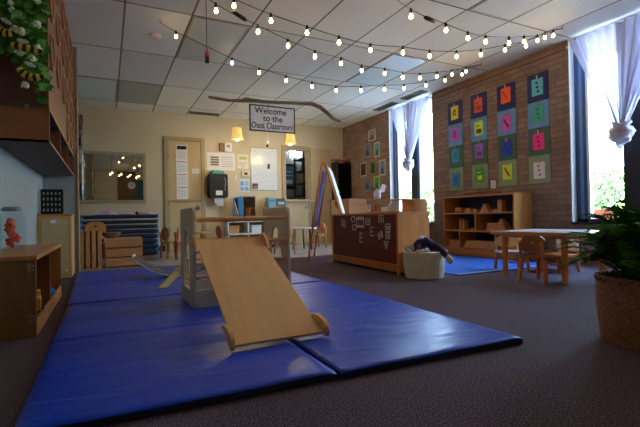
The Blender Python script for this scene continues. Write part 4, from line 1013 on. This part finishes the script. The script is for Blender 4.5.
# balance board and arch
def arcboard(R, a0, a1, th, w, m, n=24):
    pts = []
    for i in range(n+1): a = a0+(a1-a0)*i/n; pts.append((R*sin(a), R-R*cos(a)))
    for i in range(n, -1, -1): a = a0+(a1-a0)*i/n; pts.append(((R-th)*sin(a), R-(R-th)*cos(a)))
    return MB().prism(pts, 1, -w/2, w/2, m, smooth=False)
t = thing('balance_board', 'curved grey and white balance board lying on the mat', 'balance board', (.67, 4.42, .036), rz=radians(-8))
ab = arcboard(.60, radians(-50), radians(50), .014, .26, plain('board_white', (200, 200, 196), .4), 26)
ab.build('board', t)
arcboard(.586, radians(-48), radians(48), .005, .24, plain('felt_grey', (90, 92, 98), .95), 26).build('felt', t, loc=(0, 0, .014))
t = thing('wooden_arch', 'yellow plywood arch piece behind the tower panel', 'toy', (.56, 3.72, .036), rz=radians(6))
o2 = []
for i in range(15): a = radians(15+i*(82-15)/14); o2.append((.30*cos(a)-.0, .30*sin(a)))
arc = [(-.20, 0), (-.13, 0), (-.02, .10), (.10, .165), (.22, .17), (.22, .205), (.08, .205), (-.05, .15)]
MB().prism(arc, 1, -.03, .0, yellowply).build('curved_arm', t, bevel=.004)
leg = [(.07, 0), (.11, 0), (.075, .08), (.07, .17), (.06, .26), (.035, .33), (.02, .33), (.03, .2), (.04, .08)]
MB().prism(leg, 1, -.065, -.032, yellowply).build('curved_leg', t, bevel=.004)
MB().prism(leg, 1, .002, .035, yellowply).build('curved_leg', t, bevel=.004)

# ------------------------------------------------------------------ easel
t = thing('art_easel', 'double-sided wooden easel with a white board', 'easel', (2.6, 5.2, 0))
def loc(p): return Vector(p)-Vector((2.6, 5.2, 0))
nA, fA = loc((2.57, 5.0, 1.28)), loc((2.91, 5.52, 1.28))
feetL = [loc((2.38, 5.13, 0)), loc((2.72, 5.65, 0))]; feetR = [loc((2.985, 4.93, 0)), loc((3.32, 5.45, 0))]
for top, f in ((nA, feetL[0]), (fA, feetL[1])): MB().tube([f, top+Vector((-.02, 0, .0)), top+(top-f)*.03], .015, chairorange, 6).build('leg', t)
for top, f in ((nA, feetR[0]), (fA, feetR[1])): MB().tube([f, top+Vector((.03, 0, .0)), top+Vector((.03, 0, 0))+(top-f)*.03], .015, mapleZ, 6).build('leg', t)
def panel(a0, a1, b0, b1, u0, u1, off, m, name):
    A0, A1 = a0.lerp(a1, u0), a0.lerp(a1, u1); B0, B1 = b0.lerp(b1, u0), b0.lerp(b1, u1)
    nn = (A1-A0).cross(B0-A0).normalized()
    vs = [A0, A1, B1, B0]; vs = [v+nn*off for v in vs]+[v+nn*(off+.012*(1 if off > 0 else -1)) for v in vs]
    return MB().add(vs, [(0, 1, 2, 3), (7, 6, 5, 4), (0, 4, 5, 1), (1, 5, 6, 2), (2, 6, 7, 3), (3, 7, 4, 0)], m).build(name, t)
panel(feetL[0], nA, feetL[1], fA, .35, .97, .02, flat((120, 130, 190)), 'painting_board')
panel(feetR[0], nA+Vector((.03, 0, 0)), feetR[1], fA+Vector((.03, 0, 0)), .38, .97, -.02, flat((232, 236, 240)), 'white_board')
for u in (.3,): MB().cyl(feetL[0].lerp(nA, u), feetL[1].lerp(fA, u), .012, chairorange, n=8).cyl(feetR[0].lerp(nA, u), feetR[1].lerp(fA, u), .012, mapleZ, n=8).build('crossbar', t)
MB().cyl(nA+Vector((0, 0, .015)), fA+Vector((0, 0, .015)), .014, chairorange, n=8).build('ridge_bar', t)

# background round table
t = thing('round_table', 'white round table with dark legs near the half door', 'table', (3.15, 7.15, 0))
MB().cyl((0, 0, .375), (0, 0, .40), .33, tablewhite, n=36).build('tabletop', t, bevel=.004)
for k in range(4): a = pi/4+k*pi/2; MB().tube([(.24*cos(a), .24*sin(a), .0), (.2*cos(a), .2*sin(a), .375)], .014, darkgray, 8).build('leg', t)
dup(c0, (2.62, 6.55, 0), radians(20), 'small wooden chair seen through the tower cutout')
dup(c0, (3.62, 7.35, 0), radians(100), 'small wooden chair right of the white round table')
dup(c0, (3.10, 7.68, 0), radians(185), 'small wooden chair behind the white round table')

# ------------------------------------------------------------------ maroon-backed cabinet
t = thing('maroon_cabinet', 'low maple cabinet with a maroon board back', 'cabinet', (2.553, 3.38, 0), rz=-.045)
honeyL = wood('honey_light', (190, 116, 58), .4, axis=1); LN = 1.49; DP = .37; HT = .62
MB().bx(0, .015, .03, LN-.03, .105, HT-.02, chalk).build('maroon_board', t)
MB().bx(-.012, .012, 0, .03, 0, HT, mapleZ).bx(-.012, .012, LN-.03, LN, 0, HT, mapleZ).bx(-.014, .01, .03, LN-.03, .03, .105, honeyL).bx(-.01, .012, .03, LN-.03, HT-.02, HT, honeyX).build('frame', t, bevel=.002)
MB().bx(.012, DP, 0, .02, .03, HT-.02, mapleZ).build('end_panel', t, bevel=.002)
MB().bx(.012, DP, LN-.02, LN, .03, HT-.02, mapleZ).build('end_panel', t, bevel=.002)
MB().bx(-.014, DP+.005, -.004, LN+.004, HT-.0195, HT+.004, maple).build('top', t, bevel=.003)
MB().bx(.015, DP, .02, LN-.02, .30, .318, maple).bx(.015, DP, .02, LN-.02, .06, .078, maple).build('shelf', t)
for y in (.05, LN-.05):
    for x in (.04, DP-.04): MB().cyl((x-.0, y, 0), (x, y, .06), .02, rubber, n=10).build('caster', t)
for i in range(2): MB().cyl((.03+.3*i, -.006, HT-.05), (.03+.3*i, 0, HT-.05), .008, brass, n=10).build('bolt', t)
FX = 2.557
def magnet(y, z, w, h, lab, kind='square', rot=0):
    mb = MB(); r_ = .005
    def loop(pts):
        for i in range(len(pts)):
            a, b = pts[i], pts[(i+1) % len(pts)]; mb.tube([(0, *a), (0, *b)], r_, chalkwhite, 6)
    if kind == 'square':
        loop([(-w/2, -h/2), (w/2, -h/2), (w/2, h/2), (-w/2, h/2)]); loop([(-w*.2, -h*.2), (w*.2, -h*.2), (w*.2, h*.2), (-w*.2, h*.2)])
    elif kind == 'triangle': loop([(0, -h/2), (w/2, h/2), (-w/2, h/2)]); loop([(0, -h*.1), (w*.15, h*.2), (-w*.15, h*.2)])
    elif kind == 'hex': loop([(w/2*cos(a*pi/3), h/2*sin(a*pi/3)) for a in range(6)])
    elif kind == 'letter':
        for p, q in (((w/2, -h/2), (w/2, h/2)), ((w/2, h/2), (-w/2, h/2)), ((w/2, 0), (-w/4, 0)), ((w/2, -h/2), (-w/2, -h/2))): mb.tube([(0, *p), (0, *q)], r_, chalkwhite, 6)
    elif kind == 'bar':
        loop([(-w/2, -h/2), (w/2, -h/2), (w/2, h/2), (-w/2, h/2)])
        mb.bx(-.003, .003, -w/2, w/2, h*.22, h/2, chalkwhite).bx(-.003, .003, -w/2, w/2, -h/2, -h*.28, chalkwhite).bx(-.002, .002, -w*.3, w*.3, -h*.15, h*.15, flat((110, 90, 90)))
    tag(mb.build('magnet_shape', loc=(FX+.006-.017+(y-3.38)*.045, y, z), rot=(rot, 0, -.045)), lab, 'magnet', 'white outline magnets on the maroon board')
magnet(4.55, .505, .11, .07, 'tilted white square outline magnet furthest left on the board', rot=.4)
magnet(4.30, .555, .10, .07, 'white hexagon outline magnet at the upper left', 'hex')
magnet(4.27, .46, .10, .07, 'white hexagon outline magnet below the striped one', 'hex')
magnet(4.13, .52, .16, .115, 'largest white striped magnet at the upper middle', 'bar')
magnet(3.96, .53, .09, .07, 'white square outline magnet right of the striped one')
magnet(3.69, .555, .09, .07, 'white square outline magnet alone near the top right')
magnet(3.565, .465, .08, .075, 'white square outline magnet, upper of the right pair')
magnet(3.57, .385, .075, .06, 'white square outline magnet, lower of the right pair')
magnet(3.71, .385, .08, .06, 'tilted white square outline magnet left of the right pair', rot=-.4)
magnet(3.87, .42, .07, .09, 'white letter E magnet in the middle of the board', 'letter')
magnet(4.11, .345, .065, .10, 'white letter magnet lowest on the left half of the board', 'letter', rot=.1)
magnet(3.60, .285, .08, .08, 'white triangle outline magnet lowest on the right', 'triangle')

# rear low unit by the window
t = thing('open_shelf', 'open-fronted maple shelf unit by the left window', 'shelf', (3.31, 5.62, 0)); LX = 1.53; HT2 = .86
for x in (0, .30, LX-.28, LX-.02): MB().bx(x, x+.02, 0, .32, 0, HT2-.02, mapleZ).build('side_panel', t, bevel=.002)
MB().bx(-.005, LX, -.005, .325, HT2-.02, HT2, maple).build('top', t, bevel=.003)
for z in (.05, .36, .64): MB().bx(.02, LX-.02, .0, .32, z, z+.018, maple).build('shelf', t)
MB().bx(.0, .32, -.008, 0, .05, HT2-.02, maple).build('front_panel', t)
MB().bx(LX-.28, LX, -.008, 0, .05, HT2-.02, maple).build('front_panel', t)
for x in (.05, LX-.07): MB().bx(x, x+.03, .05, .3, 0, .05, honey).build('foot', t)
t = thing('number_stand', 'white zero-shaped ornament in the open shelf unit', 'ornament', (3.78, 5.78, .6585))
MB().prism(rrect(-.035, .035, .0, .12, .03), 1, -.012, .012, white_m, holes=[rrect(-.014, .014, .03, .09, .012)[::-1]]).build('body', t, bevel=.003)
tag(MB().bx(-.13, .13, -.08, .08, 0, .07, white_m).bx(.02, .13, -.08, .08, .07, .13, white_m).bx(.08, .13, -.08, .08, .13, .18, white_m).build('white_box', loc=(4.20, 5.78, .6585), bevel=.006), 'white stepped box in the open shelf unit', 'box')
tag(MB().lathe([(.04, 0), (.055, .01), (.05, .09), (.055, .1), (.045, .1), (.001, .02)], flat((190, 130, 80)), n=16).build('small_pot', loc=(3.93, 5.78, .6585)), 'small orange pot beside the zero ornament', 'pot')
t = thing('lavender_cup', 'lavender cup holding a paper fan on the open shelf unit', 'cup', (3.95, 5.78, HT2+.0005))
MB().lathe([(.045, 0), (.05, .005), (.065, .14), (.06, .14), (.045, .01), (.001, .008)], flat((200, 195, 235)), n=20).build('cup', t)
MB().prism([(-.02, 0), (.02, 0), (.10, .15), (.18, .13), (.14, .02)], 1, -.002, .002, paper, M=Matrix.Translation((0, 0, .1))).prism([(-.02, 0), (.02, 0), (-.06, .12), (-.16, .10)], 1, .004, .006, flat((60, 90, 70)), M=Matrix.Translation((0, 0, .08))).build('paper_fan', t)

# basket with doll
t = thing('rope_basket', 'cream coiled rope basket beside the maroon cabinet', 'basket', (2.685, 3.175, 0))
prof = []
for k in range(15):
    z = .008+.0165*k; r0 = .172+.02*sin(min(1, z/.2)*pi*.5)
    for a in (-1, 0, 1): prof.append((r0+(.006 if a == 0 else 0), z+.0055*(a)))
inner = [(.185, .252), (.178, .25), (.17, .2), (.16, .03), (.001, .02)]
MB().lathe([(.16, 0)]+prof+inner, creamcoil, n=48).build('basket_wall', t)
MB().tube([(.185*cos(a), .185*sin(a), .22+.05*sin((a+.35)/.7*pi)) for a in [-.35+.07*k for k in range(11)]], .008, creamcoil, 8).build('handle', t)
t2 = MB().tube([(.185*cos(a+pi), .185*sin(a+pi), .22+.05*sin((a+.35)/.7*pi)) for a in [-.35+.07*k for k in range(11)]], .008, creamcoil, 8).build('handle', t)
navy = plain('doll_navy', (40, 36, 72), .85, bump=.3); cream = plain('doll_cream', (205, 180, 160), .8, bump=.2)
CR = Vector((.894, -.448, 0)) # along the picture's horizontal at the basket
def dp(u, w, z): return CR*u + Vector((.448, .894, 0))*w + Vector((0, 0, z))
t = thing('rag_doll', 'floppy rag doll in navy clothes draped over the basket', 'doll', (2.685, 3.175, 0))
MB().tube([dp(-.10, -.02, .27), dp(-.05, -.03, .31), dp(0, -.03, .335), dp(.05, -.04, .31), dp(.09, -.06, .28)], [.03, .05, .055, .05, .035], navy, 14).tube([dp(.05, -.05, .31), dp(.10, -.11, .29), dp(.15, -.16, .235), dp(.17, -.185, .20)], [.035, .035, .03, .026], navy, 12).tube([dp(.04, .02, .31), dp(.09, .0, .30), dp(.13, -.10, .275), dp(.155, -.13, .25)], [.03, .032, .028, .024], navy, 12).tube([dp(-.05, -.05, .31), dp(-.08, -.10, .29), dp(-.085, -.13, .26)], [.028, .024, .02], navy, 10).build('suit', t)
MB().ball(dp(-.135, -.02, .275), .05, cream, sc=(1.15, 1, .9), n=18).build('head', t)
MB().ball(dp(-.02, -.03, .372), .035, white_m, sc=(1.3, 1, .6), n=14).build('bonnet', t)
MB().tube([dp(.165, -.18, .21), dp(.185, -.20, .18), dp(.205, -.205, .155)], [.026, .03, .022], cream, 12).build('foot', t)
MB().tube([dp(.15, -.125, .255), dp(.175, -.15, .245)], [.022, .02], cream, 12).build('foot', t)
MB().ball(dp(-.088, -.15, .25), .024, cream, n=12).build('hand', t)
MB().ball(dp(-.0, -.12, .262), .024, white_m, n=12).tube([dp(-.0, -.06, .29), dp(-.0, -.11, .268)], [.02, .018], navy, 10).build('hand', t)
tag(MB().tube([dp(.10, .06, .22), dp(.12, .05, .27), dp(.14, .03, .285), dp(.16, .0, .262)], [.03, .035, .03, .015], flat((190, 30, 60)), 12).build('red_cloth', loc=(2.685, 3.175, 0)), 'crumpled red cloth behind the doll in the basket', 'cloth')
tag(MB().tube([dp(-.13, -.09, .215), dp(-.10, -.11, .24), dp(-.06, -.11, .235), dp(-.05, -.09, .20)], [.02, .03, .03, .02], flat((70, 48, 42)), 12).build('brown_plush', loc=(2.685, 3.175, 0)), 'dark brown soft toy peeking from the basket front', 'toy')

# ------------------------------------------------------------------ rug
rx0, rx1, ry0, ry1 = 2.99, 4.50, 3.04, 4.85
rg = MB().bx(rx0+.03, rx1-.03, ry0+.03, ry1-.03, .001, .007, rug_m)
rg.bx(rx0, rx1, ry0, ry0+.03, .001, .008, rugdark).bx(rx0, rx1, ry1-.03, ry1, .001, .008, rugdark).bx(rx0, rx0+.03, ry0+.03, ry1-.03, .001, .008, rugdark).bx(rx1-.03, rx1, ry0+.03, ry1-.03, .001, .008, rugdark)
for i in range(29):
    u = rx0+.06+i*.05; rg.bx(u, u+.032, ry0+.05, ry0+.09, .007, .0085, rugdots).bx(u, u+.032, ry1-.09, ry1-.05, .007, .0085, rugdots)
tag(rg.build('floor_rug'), 'bright blue rug with a dotted edge before the block shelf', 'rug')

# ------------------------------------------------------------------ block shelf
t = thing('block_shelf', 'oak shelf of wooden blocks against the brick wall', 'shelf', (4.55, 3.66, 0)); SY = 1.26; SH = .85; D = .325
MB().bx(0, D, 0, .022, .03, SH-.02, shelfend).build('end_panel', t, bevel=.002)
MB().bx(0, D, SY-.022, SY, .03, SH-.02, shelfwood).build('end_panel', t, bevel=.002)
MB().bx(-.004, D, -.004, SY+.004, SH-.02, SH, shelfwood).build('top', t, bevel=.003)
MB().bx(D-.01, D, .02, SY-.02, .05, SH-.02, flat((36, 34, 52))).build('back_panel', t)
for z in (.10, .35, .60): MB().bx(.0, D-.01, .022, SY-.022, z-.01, z+.01, shelfwood).build('shelf', t)
MB().bx(.01, D, .0, SY, 0, .09, shelfwood).bx(-.004, .01, 0, SY, .03, .07, shelfwood).build('plinth', t)
MB().bx(0, D-.01, .63, .65, .36, .59, shelfwood).build('divider', t)
MB().bx(0, D-.01, .93, .95, .11, .34, shelfwood).build('divider', t)
MB().bx(0, D-.01, .30, .32, .11, .34, shelfwood).build('divider', t)
blk = wood('block_beech', (196, 140, 84), .5, axis=1)
def block(mb, y, z, lab, name='wooden_block', cat='block', x=.14):
    return tag(mb.build(name, loc=(4.55+x, 3.66+y, z+.0005), bevel=.002), lab, cat, 'wooden blocks on the oak shelf')
arch = [(-.06, 0), (-.06, .075), (.06, .075), (.06, 0), (.03, 0)]+[(.03*cos(radians(a)), .03*sin(radians(a))) for a in (30, 60, 90, 120, 150)]+[(-.03, 0)]
block(MB().prism(arch, 0, -.04, .04, blk), 1.06, .61, 'small arch block, first from the left on the top shelf')
hc = [(.065*cos(radians(a)), .065*sin(radians(a))) for a in range(0, 181, 15)]
block(MB().prism(hc, 0, -.04, .04, blk), .87, .61, 'half-round block on the top shelf')
block(MB().bx(-.03, .03, -.03, .03, 0, .035, blk).bx(-.02, .02, -.02, .02, .035, .05, blk), .75, .61, 'tiny stepped block on the top shelf')
block(MB().prism([(-.085, 0), (.085, 0), (.0, .12)], 0, -.04, .04, blk), .57, .61, 'large triangular block on the top shelf')
block(MB().prism([(.04*cos(radians(a)), .04*sin(radians(a))) for a in range(0, 181, 15)], 0, -.04, .04, blk), .40, .61, 'small half-round block beside the tall block')
block(MB().bx(-.04, .04, -.035, .035, 0, .16, blk), .31, .61, 'tall upright block on the top shelf')
block(MB().lathe([(.03, 0), (.03, .1), (.022, .11)], blk, n=16), .10, .61, 'short cylinder block at the right end of the top shelf')
block(MB().bx(-.04, .04, -.02, .02, 0, .16, blk), 1.02, .36, 'first upright plank block on the middle shelf')
block(MB().bx(-.04, .04, -.02, .02, 0, .14, blk), .96, .36, 'second upright plank block on the middle shelf')
block(MB().bx(-.05, .05, -.07, .07, 0, .03, blk), .74, .36, 'flat plank block on the middle shelf')
for k in range(3): block(MB().bx(-.06, .06, -.16+.02*k, .16-.01*k, 0, .033, blk), .36, .36+.0345*k, ('long plank block, lowest of the middle shelf pile', 'long plank block, second of the middle shelf pile', 'long plank block, topmost of the middle shelf pile')[k])
block(MB().prism([(-.05, 0), (.05, 0), (0, .06)], 0, -.04, .04, blk), .30, .36+.1035, 'small triangle block on the plank pile')
for k in range(3): block(MB().bx(-.09, .09, -.11, .11, 0, .032, blk), 1.09, .11+.034*k, ('wide flat block, lowest in the bottom left cubby', 'wide flat block, middle in the bottom left cubby', 'wide flat block, topmost in the bottom left cubby')[k])
for k in range(3): block(MB().bx(-.1, .1, -.27, .27-.02*k, 0, .032, blk), .625, .11+.034*k, ('longest plank, lowest in the bottom middle cubby', 'longest plank, middle in the bottom middle cubby', 'longest plank, topmost in the bottom middle cubby')[k])
block(MB().bx(-.06, .06, -.08, .08, 0, .09, blk), .15, .11, 'square block in the bottom right cubby')
tag(MB().tube([(0, -.35, .018), (.03, -.2, .03), (0, -.05, .02), (.03, .1, .028), (0, .25, .02), (.02, .38, .015)], [.01, .018, .022, .02, .018, .008], plain('driftwood', (120, 62, 40), .8, var=.3), 8).tube([(.03, -.1, .02), (.06, .02, .03), (.05, .16, .012)], [.008, .012, .007], MATS['driftwood'], 6).build('driftwood_stick', loc=(4.7, 4.35, SH+.001)), 'reddish driftwood stick lying on the block shelf', 'stick')

# ------------------------------------------------------------------ right table and chairs
t = thing('play_table', 'low table with a pale top and thick wooden legs', 'table', (3.62, 2.50, 0))
MB().bx(-.33, .33, -.46, .42, .418, .424, tablewhite).bx(-.335, .335, -.465, .425, .392, .4178, mapleZ).build('tabletop', t, bevel=.003)
MB().bx(-.26, .26, -.28, -.26, .365, .392, mapleZ).bx(-.26, .26, .32, .34, .365, .392, mapleZ).bx(-.28, -.26, -.26, .32, .365, .392, mapleZ).bx(.26, .28, -.26, .32, .365, .392, mapleZ).build('apron', t)
for x in (-.255, .255):
    for y in (-.265, .32): MB().tube([(x, y, 0), (x, y, .3915)], [.024, .028], mapleZ, 14).build('leg', t)
kid_chair('brown wooden chair with splayed orange legs at the low table', (3.31, 2.405, 0), radians(-90), chairbrown, chairbrown, chairorange, seat=.22, h=.40, w=.27, group='chairs at the low table')
kid_chair('light wooden chair at the far end of the low table', (3.74, 3.06, 0), radians(150), tablewhite, maple, maple, seat=.20, h=.36, w=.27, group='chairs at the low table')
kid_chair('chair, its lit back painted pale, on the window side of the low table', (4.06, 2.76, 0), radians(80), maple, plain('chair_back_lit', (225, 215, 190), .5), maple, seat=.17, h=.37, w=.27, group='chairs at the low table', rounded=False)  # pale backrest colour stands in for the light falling on it

# ------------------------------------------------------------------ fern
t = thing('potted_fern', 'large dark green fern in a brown wicker basket', 'plant', (2.20, 1.03, 0))
prof = []; R_ = 22
for k in range(R_*2+1):
    z = .285*k/(R_*2); r0 = .215+.018*sin(min(1, z/.2)*pi*.5); prof.append((r0, z))
def weave(r, z, th): return r+.0042*sin(th*42)*(1 if int(z/.285*R_) % 2 else -1)+.002*cos(z/.285*R_*2*pi)
MB().lathe([(.19, 0)]+prof+[(.215, .285), (.21, .24), (.001, .235)], wicker, n=136, fn=weave).build('basket', t)
rm = MB()
for ph in (0, pi): rm.tube([((.228+.008*cos(a*20+ph))*cos(a), (.228+.008*cos(a*20+ph))*sin(a), .285+.008*sin(a*20+ph)) for a in [2*pi*k/160 for k in range(160)]], .008, wicker, 6, closed=True)
rm.tube([(.226*cos(a), .226*sin(a), .2) for a in [2*pi*k/60 for k in range(60)]], .007, wicker, 6, closed=True)
rm.build('rim', t)
MB().cyl((0, 0, .236), (0, 0, .245), .2, soil, n=30).build('soil', t)
random.seed(5); fm = MB()
for i in range(190):
    a = random.uniform(0, 2*pi); reach = random.uniform(.1, .37); top = random.uniform(.16, .40)*(1.1-reach*.8)
    droop = random.uniform(.0, .35)*reach
    b0 = Vector((.08*cos(a)*random.random(), .08*sin(a)*random.random(), .24))
    pts = []
    for k in range(11):
        u = k/10; r_ = reach*u**.9; z = .0+top*sin(min(u*1.25, 1.)*pi/2)-droop*max(0, u-.45)**1.5*1.6
        pts.append(b0+Vector((r_*cos(a+.25*u), r_*sin(a+.25*u), z)))
    fm.tube(pts, [.0035-.00025*k for k in range(11)], fernleaf, 4, cap=False)
    for k in range(1, 11):
        for h_ in (0, .5):
            p = pts[k-1].lerp(pts[k], h_); tg = (pts[k]-pts[k-1]).normalized()
            sd = tg.cross(Vector((0, 0, 1))).normalized(); ll = .052*sin(pi*(.12+.85*(k-1+h_)/10))+.012
            for s_ in (-1, 1):
                d_ = (sd*s_+tg*.65+Vector((0, 0, random.uniform(-.25, .2)))).normalized(); wd = tg*ll*.17
                tip = p+d_*ll
                fm.add([p-wd*.5, p+d_*ll*.45-wd+Vector((0, 0, .004)), tip, p+d_*ll*.45+wd+Vector((0, 0, .004)), p+wd*.5], [(0, 1, 2, 3, 4)], fernleaf, False)
fm.build('fronds', t)

# ------------------------------------------------------------------ light and camera
w = bpy.data.worlds.new('sky'); sc.world = w; w.use_nodes = True; nt = w.node_tree
bg = nt.nodes['Background']
tc = N(nt, 'ShaderNodeTexCoord'); sp = N(nt, 'ShaderNodeSeparateXYZ'); L(nt, tc, 'Generated', sp, 'Vector')
r = N(nt, 'ShaderNodeValToRGB'); e = r.color_ramp.elements
e[0].position = 0.; e[0].color = (.72, .91, 1, 1); e[1].position = .8; e[1].color = (.30, .54, 1, 1)
L(nt, sp, 'Z', r, 'Fac'); L(nt, r, 'Color', bg, 'Color'); bg.inputs['Strength'].default_value = 30.0
for k, (a, b, z) in enumerate(WIN):
    li = bpy.data.lights.new('window_portal', 'AREA'); li.shape = 'RECTANGLE'; li.size = b-a; li.size_y = H-z; li.cycles.is_portal = True
    o = bpy.data.objects.new('window_portal', li); col.objects.link(o); o.location = (XR+.17, (a+b)/2, (H+z)/2); o.rotation_euler = (pi/2, 0, pi/2)
su = bpy.data.lights.new('sun', 'SUN'); su.energy = 300; su.angle = .01; su.color = (1, .95, .86)
so = bpy.data.objects.new('sun', su); col.objects.link(so); so.rotation_euler = Vector((-.28, .35, -1.1)).to_track_quat('-Z', 'Y').to_euler()
cam = bpy.data.cameras.new('camera'); cam.sensor_width = 36; cam.lens = 425.6/640*36; cam.clip_start = .05
co = bpy.data.objects.new('camera', cam); col.objects.link(co); sc.camera = co
th, pit, rol = .4646, .0078, -.0192
Mx = Matrix.Rotation(-th, 4, 'Z') @ Matrix.Rotation(pi/2+pit, 4, 'X') @ Matrix.Rotation(-.0192, 4, 'Z')
co.matrix_world = Matrix.Translation((0, 0, .59)) @ Mx
sc.view_settings.view_transform = 'Standard'; sc.view_settings.look = 'None'; sc.view_settings.exposure = 0.38; sc.view_settings.gamma = 1
sc.view_settings.use_curve_mapping = False
sc.cycles.use_denoising = True
sc.cycles.max_bounces = 8; sc.cycles.diffuse_bounces = 4; sc.cycles.transparent_max_bounces = 12
sc.cycles.sample_clamp_indirect = 6
